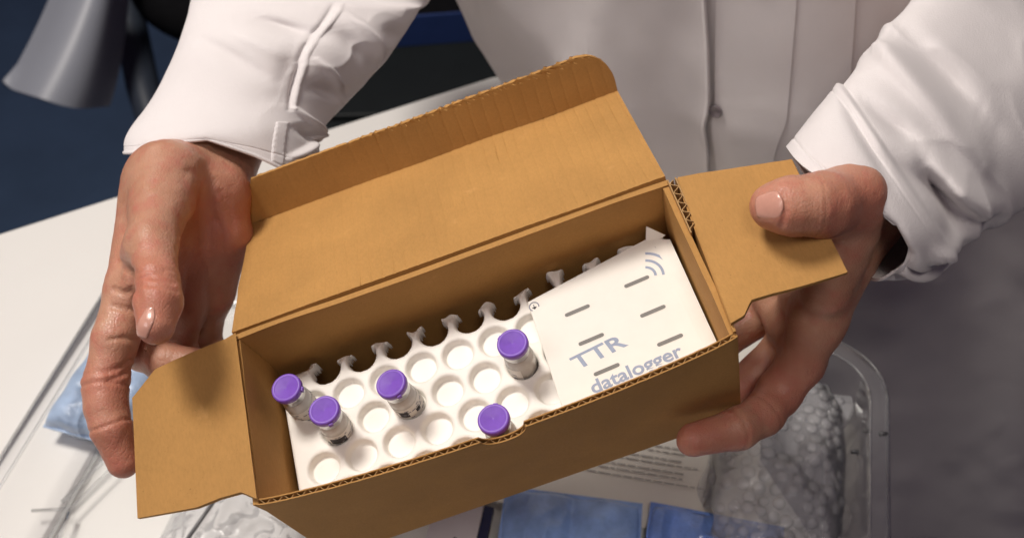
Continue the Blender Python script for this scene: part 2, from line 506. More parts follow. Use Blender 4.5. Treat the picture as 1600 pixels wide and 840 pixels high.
# ================================================================== vials with purple caps
def glass_mat():
    m, nt, b, o = new_mat('vial_glass')
    b.inputs['Base Color'].default_value = (0.86, 0.84, 0.80, 1)
    b.inputs['Roughness'].default_value = 0.16
    b.inputs['Transmission Weight'].default_value = 0.35
    b.inputs['IOR'].default_value = 1.3
    b.inputs['Coat Weight'].default_value = 0.4
    nt.links.new(ramp(nt, noise(nt, 120, 3), 0.3, 0.8, (0.80, 0.78, 0.74), (0.90, 0.89, 0.86)), b.inputs['Base Color'])
    return m
M_GLASS = glass_mat()
M_LABEL = plain('vial_label', (0.72, 0.70, 0.66), 0.5, 0.4, 0.03, 200)
M_STOP = plain('grey_stopper', (0.30, 0.30, 0.31), 0.6, 0.3, 0.05, 200)
rnd = random.Random(4)
def vial(base, top, spin, label, dark):
    a = BOXM @ Vector(base); b = BOXM @ Vector(top)
    z = (b-a).normalized(); ln = (b-a).length
    x = (BOXM.to_3x3() @ Vector((math.cos(spin), math.sin(spin), 0))); x = (x - z*x.dot(z)).normalized(); y = z.cross(x)
    Mx = Matrix(((x.x, y.x, z.x, a.x), (x.y, y.y, z.y, a.y), (x.z, y.z, z.z, a.z), (0, 0, 0, 1)))
    v = thing('vial', label, 'vial', Mx, 'purple capped vials standing in the tray')
    t = ln
    lathe('glass_body', [(0, 0.0005), (0.0066, 0.0003), (0.0075, 0.0012), (0.0076, t-0.0155), (0.0072, t-0.0125), (0.0060, t-0.0102), (0.0056, t-0.0088), (0.0063, t-0.0078), (0, t-0.0078)], M_GLASS, v)
    cr = lathe('crimp_seal', [(0.0058, t-0.0092), (0.0068, t-0.0094), (0.0069, t-0.0032), (0.0066, t-0.0026), (0, t-0.0024)], M_CRIMP, v)
    c = lathe('cap', [(0.0067, t-0.0040), (0.0076, t-0.0040), (0.00785, t-0.0034), (0.0079, t-0.0012), (0.00770, t-0.0004), (0.0071, t), (0.0065, t), (0.0061, t-0.0002), (0.0058, t-0.0004),
                         (0.0009, t-0.00035), (0.0006, t-0.0006), (0, t-0.0006)], M_CAP, v, 48)
    # moulded tear tab on the cap rim
    tb, tf = box_v((0.0070, -0.0012, t-0.0038), (0.0087, 0.0012, t-0.0014))
    bevel(mesh('tear_tab', tb, tf, M_CAP, c, False), 0.0004)
    # wrap label with print blocks
    n = 40; vv = []; ff = []
    r = 0.00775
    for i in range(n+1):
        an = -2.2 + 4.4*i/n
        for z_ in (t-0.0310, t-0.0165): vv.append((r*math.cos(an), r*math.sin(an), z_))
    for i in range(n): ff.append((2*i, 2*i+2, 2*i+3, 2*i+1))
    lb = mesh('label', vv, ff, M_LABEL, v)
    for bi_, (a0, a1, z0, z1) in enumerate(dark):
        vv = []; ff = []; n2 = 8
        for i in range(n2+1):
            an = a0 + (a1-a0)*i/n2
            for z_ in (z0, z1): vv.append(((r+0.00008)*math.cos(an), (r+0.00008)*math.sin(an), t+z_))
        for i in range(n2): ff.append((2*i, 2*i+2, 2*i+3, 2*i+1))
        mesh('print_block', vv, ff, M_INK if z1-z0 > 0.002 else M_GREYINK, lb)
    return v
def print_rows(blk):
    rows = list(blk)
    for k in range(5):
        z1 = -0.0182 - 0.0018*k
        a = -1.9
        while a < 1.6:
            w = rnd.uniform(0.12, 0.35)
            if rnd.random() < 0.38: rows.append((a, a+w, z1-0.0008, z1))
            a += w+0.08
    return rows
B0 = TZ-0.0105
FRONT = -math.pi/2
vial((0.0185, 0.0588, B0), (0.0190, 0.0604, -0.0120), FRONT+1.2, 'purple capped vial in the far left corner well by the left cardboard wall', print_rows([]))
vial((0.0335, 0.0400, B0), (0.0361, 0.0412, -0.0120), FRONT+0.2, 'purple capped vial with dark label block, second from the left', print_rows([(-0.75, 0.35, -0.0250, -0.0195)]))
vial((0.0735, 0.0403, B0), (0.0717, 0.0428, -0.0120), FRONT+0.3, 'purple capped vial standing alone midway along the tray, dark label print', print_rows([(-0.95, -0.30, -0.0245, -0.0190), (0.25, 0.60, -0.0240, -0.0212)]))
vial((0.1350, 0.0402, B0), (0.1351, 0.0414, -0.0120), FRONT-2.4, 'purple capped vial beside the white logger card', print_rows([]))
vial((0.1150, 0.0052, B0), (0.1156, 0.0078, -0.0140), FRONT+2.8, 'purple capped vial at the notch in the front cardboard wall', print_rows([]))

# ================================================================== the white logger card lying on the tray
card = thing('datalogger_card', 'white data logger card with grey slots and blue lettering lying on the tray', 'data logger', BOXM)
CZ = -0.0318
def polyslab(name, pts, z0, z1, mat, parent, bev=0):
    n = len(pts)
    v = [(x, y, z0) for x, y in pts] + [(x, y, z1) for x, y in pts]
    f = [tuple(reversed(range(n))), tuple(range(n, 2*n))] + [(i, (i+1) % n, n+(i+1) % n, n+i) for i in range(n)]
    o = mesh(name, v, f, mat, parent, False)
    if bev: bevel(o, bev)
    return o
cb = polyslab('card_body', [(0.1476, 0.001), (0.2236, 0.001), (0.2242, 0.0132), (0.2196, 0.0826), (0.2190, 0.0834), (0.1476, 0.0712)], CZ-0.0042, CZ, M_CARD, card, 0.0004)
# side flange bent down along the right edge, with a torn ear at the far corner
def flange(U, V):
    a = np.array((0.2234, 0.003, CZ-0.0002)); b = np.array((0.2192, 0.0822, CZ-0.0002))
    c = np.array((0.2298, 0.003, CZ-0.0016)); d = np.array((0.2285, 0.0775, CZ+0.0008))
    U_, V_ = U[..., None], V[..., None]
    P = (a*(1-U_)+b*U_)*(1-V_) + (c*(1-U_)+d*U_)*V_
    P[..., 2] += 0.0009*vnoise(P, 130, 4)*V
    return P
sheet('side_flange', flange, 40, 8, 0.0006, M_CARD, card)
def ear(U, V):
    a = np.array((0.2165, 0.0816, CZ+0.0004)); b = np.array((0.2245, 0.0800, CZ+0.0004))
    c = np.array((0.2195, 0.0880, CZ+0.0038)); d = np.array((0.2270, 0.0800, CZ+0.0022))
    U_, V_ = U[..., None], V[..., None]
    return (a*(1-U_)+b*U_)*(1-V_) + (c*(1-U_)+d*U_)*V_
sheet('torn_ear', ear, 6, 6, 0.0005, M_CARD, card)
def cmat(x, y, ang, dz=0.0):
    return Matrix.Translation((x, y, CZ+0.00016+dz)) @ Matrix.Rotation(ang, 4, 'Z')
def stadium(name, x, y, ln, r, ang, mat, parent, dz=0.0):
    pts = []
    for k in range(9):
        t = -math.pi/2 + math.pi*k/8; pts.append((ln/2-r+r*math.cos(t), r*math.sin(t)))
    for k in range(9):
        t = math.pi/2 + math.pi*k/8; pts.append((-ln/2+r+r*math.cos(t), r*math.sin(t)))
    mm = cmat(x, y, ang, dz)
    v = [tuple(mm @ Vector((a, b, 0))) for a, b in pts]
    return mesh(name, v, [tuple(range(len(v)))], mat, parent, False)
for sx, sy in ((0.1706, 0.0566), (0.2063, 0.0419), (0.2043, 0.0609), (0.1723, 0.0385), (0.2088, 0.0238), (0.1744, 0.0201)):
    stadium('slot', sx, sy, 0.0138, 0.00105, math.radians(4), M_SLOT, card)
TXA = math.radians(7.5)
text_mesh('lettering', 'TTR', 0.0108, 0.00004, M_BLUEINK, card, cmat(0.1606, 0.0252, TXA, -0.00008), 1.42, -0.1, bold=0.00022)
text_mesh('lettering', 'datalogger', 0.0098, 0.00004, M_BLUEINK, card, cmat(0.1640, 0.0102, math.radians(4.2), -0.00008), 1.17, bold=0.00022)
def arc(r, w):
    v = []; f = []
    c = (0.2095, 0.0622); n = 18
    for k in range(n+1):
        t = math.radians(27-44 + 88*k/n)
        for q in (r-w, r+w): v.append((c[0]+q*math.cos(t), c[1]+q*math.sin(t), CZ+0.00016))
    for k in range(n): f.append((2*k, 2*k+1, 2*k+3, 2*k+2))
    mesh('wave_arc', v, f, M_BLUEINK, card, False)
for r in (0.0052, 0.0092, 0.0134): arc(r, 0.0007)
# small ring and arrow marks at the two far corners
def ring(x, y, r, w, a0, a1):
    v = []; f = []; n = 22
    for k in range(n+1):
        t = a0 + (a1-a0)*k/n
        for q in (r-w, r+w): v.append((x+q*math.cos(t), y+q*math.sin(t), CZ+0.00016))
    for k in range(n): f.append((2*k, 2*k+1, 2*k+3, 2*k+2))
    mesh('corner_mark', v, f, M_GREYINK, card, False)
ring(0.1502, 0.0672, 0.0025, 0.0003, -0.4, 4.1)
mesh('corner_mark', [(0.1488, 0.0668, CZ+0.00016), (0.1502, 0.0655, CZ+0.00016), (0.1516, 0.0668, CZ+0.00016), (0.1504, 0.0670, CZ+0.00016), (0.1504, 0.0684, CZ+0.00016), (0.1500, 0.0684, CZ+0.00016), (0.1500, 0.0670, CZ+0.00016)], [(0, 1, 2, 3, 4, 5, 6)], M_INK, card, False)
mesh('corner_mark', [(0.2210, 0.0752, CZ+0.00016), (0.2216, 0.0720, CZ+0.00016), (0.2196, 0.0770, CZ+0.00016)], [(0, 1, 2)], M_INK, card, False)

# ================================================================== setting: floor
M_FLOOR = plain('dark_blue_floor', (0.045, 0.078, 0.145), 0.75, 0.3, 0.12, 6, (220, 0.15, 0.002))
fl = mesh('floor', [(-8, -6, 0), (8, -6, 0), (8, 10, 0), (-8, 10, 0)], [(0, 1, 2, 3)], M_FLOOR, None, False)
tag(fl, kind='structure')

# ================================================================== white table
M_TABLE = plain('white_laminate', (0.80, 0.79, 0.755), 0.42, 0.45, 0.015, 8, (500, 0.03, 0.0006))
M_LEG = plain('grey_steel', (0.35, 0.36, 0.38), 0.35, 0.5, 0.05, 30, None, 0.8)
table = thing('table', 'white laminate table under the clear tray and the held box', 'table', Matrix.Translation((-0.40, 0.10, 0)))
FAR = np.array((-0.010, 0.8120)); D1 = np.array((-0.8957, -0.4447)); D2 = np.array((0.400, -0.916))
crn = [FAR, FAR+D1*1.6, FAR+D1*1.6+D2*0.95, FAR+D2*0.95]
loc0 = np.array((-0.40, 0.10))
def rounded(poly, r, n=6):
    out = []
    m = len(poly)
    for i in range(m):
        p = np.array(poly[i]); a = np.array(poly[i-1])-p; b = np.array(poly[(i+1) % m])-p
        a /= np.linalg.norm(a); b /= np.linalg.norm(b)
        for k in range(n+1):
            t = k/n
            q0 = p+a*r; q1 = p+b*r
            out.append(tuple(q0*(1-t)**2 + p*2*t*(1-t) + q1*t*t))
    return out
def slab(name, poly, z0, z1, mat, parent, bev=0):
    n = len(poly)
    v = [(x, y, z0) for x, y in poly] + [(x, y, z1) for x, y in poly]
    ar = sum(poly[i][0]*poly[(i+1) % n][1]-poly[(i+1) % n][0]*poly[i][1] for i in range(n))
    f = [tuple(reversed(range(n))), tuple(range(n, 2*n))] + [(i, (i+1) % n, n+(i+1) % n, n+i) for i in range(n)]
    if ar < 0: f = [tuple(reversed(q)) for q in f]
    o = mesh(name, v, f, mat, parent, False)
    if bev: bevel(o, bev)
    return o
tp = rounded([tuple(c-loc0) for c in crn], 0.012)
slab('tabletop', tp, 0.715, 0.740, M_TABLE, table, 0.0015)
cen = sum(crn)/4
for c in crn:
    p = c + (cen-c)*0.12 - loc0
    boxobj('leg', (p[0]-0.022, p[1]-0.022, 0), (p[0]+0.022, p[1]+0.022, 0.714), M_LEG, table, 0.003)

# ================================================================== clear plastic tray on the table
M_CLEAR = clear_plastic('clear_acrylic', (0.985, 0.988, 0.988), 0.55, 0.02, 0.12, None, 1.35)
M_CLEARE = clear_plastic('clear_acrylic_edge', (0.95, 0.955, 0.96), 0.8, 0.10, 0.18, None, 1.38)
ang = math.radians(-13.0)
TO = Matrix.Translation((-0.058, 0.284, 0.7405)) @ Matrix.Rotation(ang, 4, 'Z')
ct = thing('clear_tray', 'large clear plastic tray standing on the white table under the box', 'tray', TO)
HX, HY, HZ = 0.290, 0.215, 0.060
def rr(hx, hy, r, n=8):
    out = []
    for cx, cy, a0 in ((hx-r, hy-r, 0), (-hx+r, hy-r, 90), (-hx+r, -hy+r, 180), (hx-r, -hy+r, 270)):
        for k in range(n+1):
            t = math.radians(a0+90*k/n); out.append((cx+r*math.cos(t), cy+r*math.sin(t)))
    return out
def loops(name, rings, mat, parent, cap=None, smooth=True):
    n = len(rings[0][0]); v = []; f = []
    for pl, z in rings: v += [(x, y, z) for x, y in pl]
    for i in range(len(rings)-1):
        for k in range(n):
            k2 = (k+1) % n
            f.append((i*n+k, i*n+k2, (i+1)*n+k2, (i+1)*n+k))
    if cap is not None:
        q = tuple(range(cap*n, cap*n+n)); f.append(q if cap else tuple(reversed(q)))
    return mesh(name, v, f, mat, parent, smooth)
loops('tray_wall', [(rr(HX-0.030, HY-0.030, 0.022), 0.0025), (rr(HX-0.020, HY-0.020, 0.030), 0.006), (rr(HX-0.014, HY-0.014, 0.034), HZ-0.004), (rr(HX-0.012, HY-0.012, 0.036), HZ)], M_CLEAR, ct)
loops('tray_base', [(rr(HX-0.030, HY-0.030, 0.022), 0.0), (rr(HX-0.030, HY-0.030, 0.022), 0.0022)], M_CLEAR, ct, 1, False)
loops('tray_rim', [(rr(HX-0.012, HY-0.012, 0.036), HZ), (rr(HX-0.002, HY-0.002, 0.044), HZ), (rr(HX, HY, 0.045), HZ-0.0008), (rr(HX, HY, 0.045), HZ-0.0042), (rr(HX-0.002, HY-0.002, 0.044), HZ-0.0036)], M_CLEARE, ct)
def ring_tube(name, pl, z, r, mat, parent):
    pts = [(x, y, z) for x, y in pl]; pts.append(pts[0]); pts.append(pts[1])
    return tube(name, pts, r, mat, parent, 8)
ring_tube('rim_bead', rr(HX-0.0005, HY-0.0005, 0.045), HZ-0.001, 0.0014, M_CLEARE, ct)
ring_tube('rim_bead', rr(HX-0.0125, HY-0.0125, 0.036), HZ+0.0002, 0.0010, M_CLEARE, ct)
ring_tube('base_rib', rr(HX-0.030, HY-0.030, 0.022), 0.004, 0.0016, M_CLEARE, ct)
iTO = TO.inverted()
def tl(p): return tuple(iTO @ Vector(p))
tube('base_rib', [tl(p) for p in ((-0.3342,0.3244,0.7520), (-0.3113,0.3254,0.7520), (-0.3098,0.3230,0.7520))], 0.0014, M_CLEAR, ct)
tube('base_rib', [tl(p) for p in ((-0.3151,0.3308,0.7520), (-0.2950,0.3620,0.7520), (-0.2705,0.3995,0.7520))], 0.0016, M_CLEARE, ct)
tube('base_rib', [tl(p) for p in ((-0.3091,0.3239,0.7520), (-0.2880,0.3563,0.7520), (-0.2630,0.3940,0.7520))], 0.0012, M_CLEARE, ct)
tube('base_rib', [tl(p) for p in ((-0.3080,0.3230,0.7520), (-0.3092,0.3087,0.7520), (-0.3108,0.2901,0.7520))], 0.0018, M_CLEARE, ct)
M_CLIP = plain('dark_clip', (0.06, 0.06, 0.065), 0.4, 0.5, 0.05, 100)
for a, b in (((0.2437,0.3653,0.7900), (0.2491,0.3658,0.7900)), ((0.2500,0.3568,0.8000), (0.2553,0.3573,0.8000)), ((0.2356,0.3549,0.7800), (0.2409,0.3549,0.7800))):
    tube('rim_clip', [tl(a), tl(((a[0]+b[0])/2, (a[1]+b[1])/2, a[2])), tl(b)], 0.0016, M_CLIP, ct)

# ================================================================== things lying in the tray
M_PAPER = plain('white_paper', (0.78, 0.75, 0.68), 0.75, 0.2, 0.02, 30, (400, 0.05, 0.0006))
ps = [(-0.0187,0.3688,0.7465), (0.1748,0.3532,0.7465), (0.1911,0.4268,0.7465), (0.0000,0.4505,0.7465)]
paper = thing('printed_sheet', 'white printed paper sheet with small lines of text in the tray under the box', 'paper')
pb = np.array(ps)
p0 = np.array((0.1298,0.3428,0.7470))[:2]; pd = (p0 - np.array((0.0485,0.3581,0.7470))[:2]); pw = np.linalg.norm(pd); pd = pd/pw
pn = np.array((-pd[1], pd[0]))
def sheet_fn(U, V):
    P = (p0 + pd*0.045)[None, None, :] - pd*0.210*(1-U)[..., None] + pn*((V-0.12)*0.297)[..., None]
    z = 0.7468 + 0.0012*vnoise(np.stack([U*3, V*3, U*0], -1), 1, 3) + 0.001
    return np.concatenate([P, z[..., None]], -1)
sheet('sheet', sheet_fn, 24, 30, 0.0003, M_PAPER, paper)
rt = random.Random(11)
def word_rows():
    v = []; f = []
    rows = [(0.000, 0.062), (0.0050, 0.050), (0.0092, 0.050), (0.0150, 0.056), (0.0190, 0.046), (0.0250, 0.04), (0.029, 0.04)]
    for off, ln in rows:
        x = -0.085
        while x < ln-0.062+0.004:
            w = rt.uniform(0.003, 0.010)
            q = [p0 + pd*(x+a) + pn*(off+b) for a, b in ((0, 0), (w, 0), (w, 0.0009), (0, 0.0009))]
            k = len(v); v += [(c[0], c[1], 0.7496) for c in q]; f.append((k, k+1, k+2, k+3))
            x += w + 0.0012
    return v, f
v, f = word_rows()
tag(mesh('text_lines', v, f, plain('text_print', (0.34, 0.33, 0.31), 0.8, 0.2, 0.1, 300), paper, False), kind='stuff')

def ice_mat(name, c, wr):
    m, nt, b, o = new_mat(name)
    b.inputs['Roughness'].default_value = 0.28
    b.inputs['Coat Weight'].default_value = 0.9; b.inputs['Coat Roughness'].default_value = 0.12
    nt.links.new(mixcol(nt, ramp(nt, noise(nt, 45, 4), 0.3, 0.75), tuple(x*0.7 for x in c), tuple(min(1, x*1.25+0.02) for x in c)), b.inputs['Base Color'])
    bump(nt, b, noise(nt, 70, 3), wr, 0.006)
    return m
M_ICE = ice_mat('blue_gel_pack', (0.26, 0.43, 0.84), 0.25)
M_ICEW = ice_mat('wrinkled_blue_gel_pack', (0.17, 0.31, 0.74), 0.6)
M_ICEL = ice_mat('pale_blue_gel_pack', (0.42, 0.56, 0.78), 0.2)
def pillow(name, c, hx, hy, hz, rz, mat, label, seed, wr, cells=1):
    """soft cool pack: two skins bulged between welded edges"""
    M_ = Matrix.Translation(c) @ Matrix.Rotation(rz, 4, 'Z')
    root = thing(name, label, 'ice pack', M_, 'blue ice packs in the tray')
    n = 70; m = 70
    def top(s):
        def fn(U, V):
            x = (U*2-1); y = (V*2-1)
            d = np.clip(1-np.abs(x)**7, 0, 1)*np.clip(1-np.abs(y)**7, 0, 1)
            rib = np.abs(np.sin(cells*np.pi*U))**0.35 if cells > 1 else 1
            k = vnoise(np.stack([x*hx, y*hy, x*0+s], -1), 38, seed)
            k2 = np.abs(vnoise(np.stack([x*hx, y*hy, x*0+s], -1), 75, seed+4))
            z = s*hz*d**0.4*(0.35+0.65*rib)*(1+0.12*k) - s*wr*k2*d
            rx = 0.985+0.015*np.cos(9*y); ry = 0.985+0.015*np.cos(8*x+seed)
            return np.stack([x*hx*rx, y*hy*ry, z], -1)
        return fn
    U, V = np.meshgrid(np.linspace(0, 1, n), np.linspace(0, 1, m), indexing='ij')
    A = top(1)(U, V); B = top(-1)(U, V); B[..., 2] = np.maximum(B[..., 2], -hz*0.92)
    idx = np.arange(n*m).reshape(n, m)
    q = np.stack([idx[:-1, :-1], idx[1:, :-1], idx[1:, 1:], idx[:-1, 1:]], -1).reshape(-1, 4)
    o = mesh('pack_body', np.concatenate([A.reshape(-1, 3), B.reshape(-1, 3)]), np.concatenate([q, q[:, ::-1]+n*m]), mat, root)
    ol = [(-hx, -hy), (hx, -hy), (hx, hy), (-hx, hy)]
    sh = sheet('seam', lambda U, V: np.stack([(U*2-1)*hx*1.02, (V*2-1)*hy*1.015, U*0], -1), 20, 20, 0.0008, mat, root)
    return root
pa = pillow('ice_pack', (0.034, 0.268, 0.7560), 0.047, 0.066, 0.0095, math.radians(-8), M_ICE, 'smooth mid blue ice pack lying under the front wall of the box', 2, 0.004, 2)
pb_ = pillow('ice_pack', (0.1275, 0.254, 0.7560), 0.045, 0.066, 0.0095, math.radians(-12), M_ICEW, 'dark wrinkled blue ice pack beside the bubble wrap', 5, 0.009)
pc = pillow('ice_pack', (-0.3024,0.4188,0.7570), 0.031, 0.040, 0.0150, math.radians(-16), M_ICEL, 'pale blue ice pack behind the hand at the left edge of the tray', 8, 0.002)
# labelled pack at the lower edge
lp = thing('label_card', 'white label card with dark blue edge strip beside the ice pack', 'label', Matrix.Translation((-0.042, 0.285, 0.7555)) @ Matrix.Rotation(math.radians(-11), 4, 'Z'))
M_NAVY = plain('navy_strip', (0.012, 0.020, 0.075), 0.35, 0.5, 0.1, 60)
M_LAB = plain('white_label', (0.62, 0.60, 0.62), 0.5, 0.4, 0.03, 60)
bevel(boxobj('card', (-0.020, -0.05, -0.0065), (0.0145, 0.045, 0.0), M_LAB, lp), 0.001)
bevel(boxobj('edge_strip', (0.0148, -0.05, -0.0065), (0.0215, 0.045, 0.0012), M_NAVY, lp), 0.001)
text_mesh('lettering', 'STEP', 0.0075, 0.00003, M_INK, lp, Matrix.Translation((0.0035, 0.0015, 0.0001)) @ Matrix.Rotation(math.radians(90), 4, 'Z'), 1.1)

# crumpled bubble wrap
M_WRAP = clear_plastic('bubble_film', (1.0, 1.0, 1.0), 0.9, 0.22, 0.12, (900, 0.25, 0.0008), 1.35)
BX, BY = 0.072, 0.085
bw = thing('bubble_wrap', 'crumpled clear bubble wrap bundle at the right end of the tray', 'bubble wrap', Matrix.Translation((0.1879,0.3502,0.7520)) @ Matrix.Rotation(math.radians(-14), 4, 'Z'))
def wrap_surf(x, y, seed, amp):
    ex = x/0.047; ey = (y)/BY
    r2 = np.clip(1-np.abs(ex)**2.6-np.abs(ey)**3.5, 0, 1)
    h = 0.036*amp*r2**0.5*(1+0.35*vnoise(np.stack([x, y, x*0], -1), 24, seed)) + 0.007*vnoise(np.stack([x, y, x*0+1], -1), 55, seed+3)*r2**0.3
    return h
def film(seed, amp, dx):
    def fn(U, V):
        y = (V*2-1)*BY*(1+0.05*np.sin(U*9+seed))
        x = (U*2-1)*0.047*(1+0.10*np.sin(V*11+seed)+0.06*np.sin(V*23+2*seed)) + dx
        z = np.maximum(wrap_surf(x-dx, y, seed, amp), 0.0) + 0.0016*np.abs(vnoise(np.stack([x, y, x*0], -1), 130, seed+8))
        return np.stack([x, y, z], -1)
    return fn
sheet('film', film(3, 1.0, 0), 90, 120, 0.0003, M_WRAP, bw)
# bubbles: many small domes standing on the film, joined as one part
bv = []; bf = []
rb = random.Random(5)
fn3 = film(3, 1.0, 0)
NR, NS = 5, 12
gy = -0.92
row = 0
while gy < 0.95:
    gx = -0.9 + (0.055 if row % 2 else 0)
    while gx < 0.92:
        if rb.random() < 0.84:
            u, v_ = (gx+1)/2, (gy+1)/2
            e = 0.006
            p = fn3(np.array([[u]]), np.array([[v_]]))[0, 0]
            a = fn3(np.array([[u+e]]), np.array([[v_]]))[0, 0]-p; b = fn3(np.array([[u]]), np.array([[v_+e]]))[0, 0]-p
            n_ = np.cross(a, b); n_ /= max(np.linalg.norm(n_), 1e-9)
            a = a/np.linalg.norm(a); b = np.cross(n_, a)
            R_ = rb.uniform(0.0040, 0.0050); hh = R_*rb.uniform(0.30, 0.50)
            k0 = len(bv)
            for i in range(NR):
                t = (math.pi/2)*i/NR
                for j in range(NS):
                    ph = 2*math.pi*j/NS
                    q = p + R_*math.cos(t)*(a*math.cos(ph)+b*math.sin(ph)) + n_*(hh*math.sin(t)+0.0002)
                    bv.append(q)
            bv.append(p + n_*(hh+0.0002))
            for i in range(NR-1):
                for j in range(NS):
                    j2 = (j+1) % NS
                    bf.append((k0+i*NS+j, k0+i*NS+j2, k0+(i+1)*NS+j2, k0+(i+1)*NS+j))
            for j in range(NS): bf.append((k0+(NR-1)*NS+j, k0+(NR-1)*NS+(j+1) % NS, k0+NR*NS))
        gx += 0.205
    gy += 0.098; row += 1
me = bpy.data.meshes.new('bubbles'); me.from_pydata([tuple(map(float, p)) for p in bv], [], bf); me.update()
tag(link('bubbles', me, M_WRAP, bw, True), kind='stuff')

# crumpled clear bag at the lower left under the flap
M_BAG = clear_plastic('clear_bag', (0.995, 0.995, 1.0), 0.5, 0.10, 0.16, (60, 0.2, 0.01), 1.35)
bag = thing('plastic_bag', 'crumpled clear plastic bag lying in the tray below the left flap', 'plastic bag', Matrix.Translation((-0.1635,0.3106,0.7480)) @ Matrix.Rotation(math.radians(-14), 4, 'Z'))
def bag_fn(U, V):
    x = (U*2-1)*0.075; y = (V*2-1)*0.062
    r = np.clip(1-np.abs(U*2-1)**4, 0, 1)*np.clip(1-np.abs(V*2-1)**4, 0, 1)
    k = np.abs(vnoise(np.stack([x, y, x*0], -1), 55, 4)) + 0.6*np.abs(vnoise(np.stack([x, y, x*0], -1), 120, 6))
    return np.stack([x, y, 0.022*r*(1-0.55*k)+0.0005], -1)
sheet('bag_film', bag_fn, 80, 80, 0.0003, M_BAG, bag)
def bag_strip(U, V):
    a = np.array(tuple((-0.2001,0.3373,0.7650))); b = np.array(tuple((-0.2198,0.2933,0.7650))); c = np.array(tuple((-0.2299,0.2970,0.7570))); d = np.array(tuple((-0.2141,0.3360,0.7570)))
    U_, V_ = U[..., None], V[..., None]
    return (a*(1-U_)+b*U_)*(1-V_)+(d*(1-U_)+c*U_)*V_
zs = thing('clear_sleeve', 'flat clear plastic sleeve with grey clip under the lower left flap', 'plastic sleeve')
sheet('sleeve', bag_strip, 10, 4, 0.0012, M_CLEARE, zs)
tube('edge_bead', [(-0.1988,0.3367,0.7660), (-0.2094,0.3136,0.7660), (-0.2186,0.2928,0.7660)], 0.0015, plain('grey_bead', (0.16, 0.16, 0.165), 0.35, 0.5, 0.05, 100), zs)
bevel(boxobj('clip', (-0.010, -0.0035, -0.003), (0.010, 0.0035, 0.003), plain('grey_clip', (0.13, 0.13, 0.135), 0.4, 0.5, 0.05, 100), zs), 0.0012)
zs.children[-1].matrix_world = Matrix.Translation((-0.2379,0.3077,0.7550)) @ Matrix.Rotation(math.radians(-14), 4, 'Z')

# ================================================================== background: chair, cabinet, crate
M_SHELL = plain('grey_shell_plastic', (0.33, 0.35, 0.40), 0.4, 0.5, 0.03, 8)
M_BLACK = plain('black_fabric', (0.006, 0.006, 0.007), 0.9, 0.1, 0.2, 60)
M_BLKP = plain('black_plastic', (0.010, 0.013, 0.014), 0.55, 0.3, 0.1, 20)
SC = (-0.5633,1.4571,0.5079)
chair = thing('office_chair', 'grey shelled office chair with black seat standing beyond the table', 'chair', Matrix.Translation((SC[0], SC[1], 0)))
sz = 0.47
c0 = Vector((SC[0], SC[1], 0))
E1 = [(-0.6600,1.3129,0.5435), (-0.6924,1.2201,0.4918), (-0.7301,1.1379,0.4489)]
E2 = [(-0.6133,1.2866,0.5606), (-0.6380,1.1919,0.5072), (-0.6708,1.1041,0.4597)]
E3 = [(-0.5838,1.2954,0.5549), (-0.6020,1.1971,0.4921), (-0.6307,1.1090,0.4377)]
E4 = [(-0.5917,1.3654,0.5093), (-0.5939,1.2509,0.4393), (-0.6073,1.1640,0.3925)]
def shell_fn(U, V):
    g = np.array([E1, E2, E3, E4])
    def quad(a, t):
        return a[0]*(1-t)*(1-2*t) + a[1]*4*t*(1-t) + a[2]*t*(2*t-1)
    P = np.zeros(U.shape+(3,))
    tt = V[..., None]
    cs = [quad(np.array(e)[:, None, None, :], tt) for e in g]
    u3 = U*3
    # Catmull-Rom through the four edges
    k = np.clip(np.floor(u3), 0, 2).astype(int); f = (u3-k)[..., None]
    ext = [2*cs[0]-cs[1]] + cs + [2*cs[3]-cs[2]]
    ext = np.stack(ext, 0)
    I, J = np.indices(U.shape)
    p0_, p1_, p2_, p3_ = (ext[k+i, I, J] for i in range(4))
    P = 0.5*(2*p1_ + (-p0_+p2_)*f + (2*p0_-5*p1_+4*p2_-p3_)*f**2 + (-p0_+3*p1_-3*p2_+p3_)*f**3)
    # rounded lower corners
    lowc = np.clip((0.12-U)/0.12, 0, 1)**2*0.03*np.clip((V-0.8)/0.2, 0, 1)
    P[..., 2] += lowc*0.4
    return P - np.array(c0)
sh = sheet('back_shell', shell_fn, 40, 40, 0.008, M_SHELL, chair)
tube('arm_support', [tuple(Vector(q)-c0) for q in ((-0.6338,1.4690,0.4656), (-0.6179,1.3560,0.3969), (-0.5846,1.2532,0.3629), (-0.5464,1.1576,0.3349), (-0.5121,1.1355,0.2380))], [0.024, 0.026, 0.026, 0.024, 0.02], plain('dark_blue_grey_plastic', (0.035, 0.045, 0.065), 0.5, 0.4, 0.05, 20), chair, 14)
seatc = Vector((-0.5121,1.3944,0.4552)) - c0
st = lathe('seat', [(0, seatc.z-0.05), (0.20, seatc.z-0.05), (0.235, seatc.z-0.03), (0.24, seatc.z), (0.225, seatc.z+0.025), (0, seatc.z+0.035)], M_BLACK, chair, 48)
st.location = (seatc.x+0.11, seatc.y+0.09, 0)
cl = lathe('column', [(0, 0.06), (0.028, 0.06), (0.028, 0.30), (0.02, 0.30), (0.02, seatc.z-0.04), (0, seatc.z-0.04)], M_BLKP, chair, 20)
cl.location = (seatc.x+0.11, seatc.y+0.09, 0)
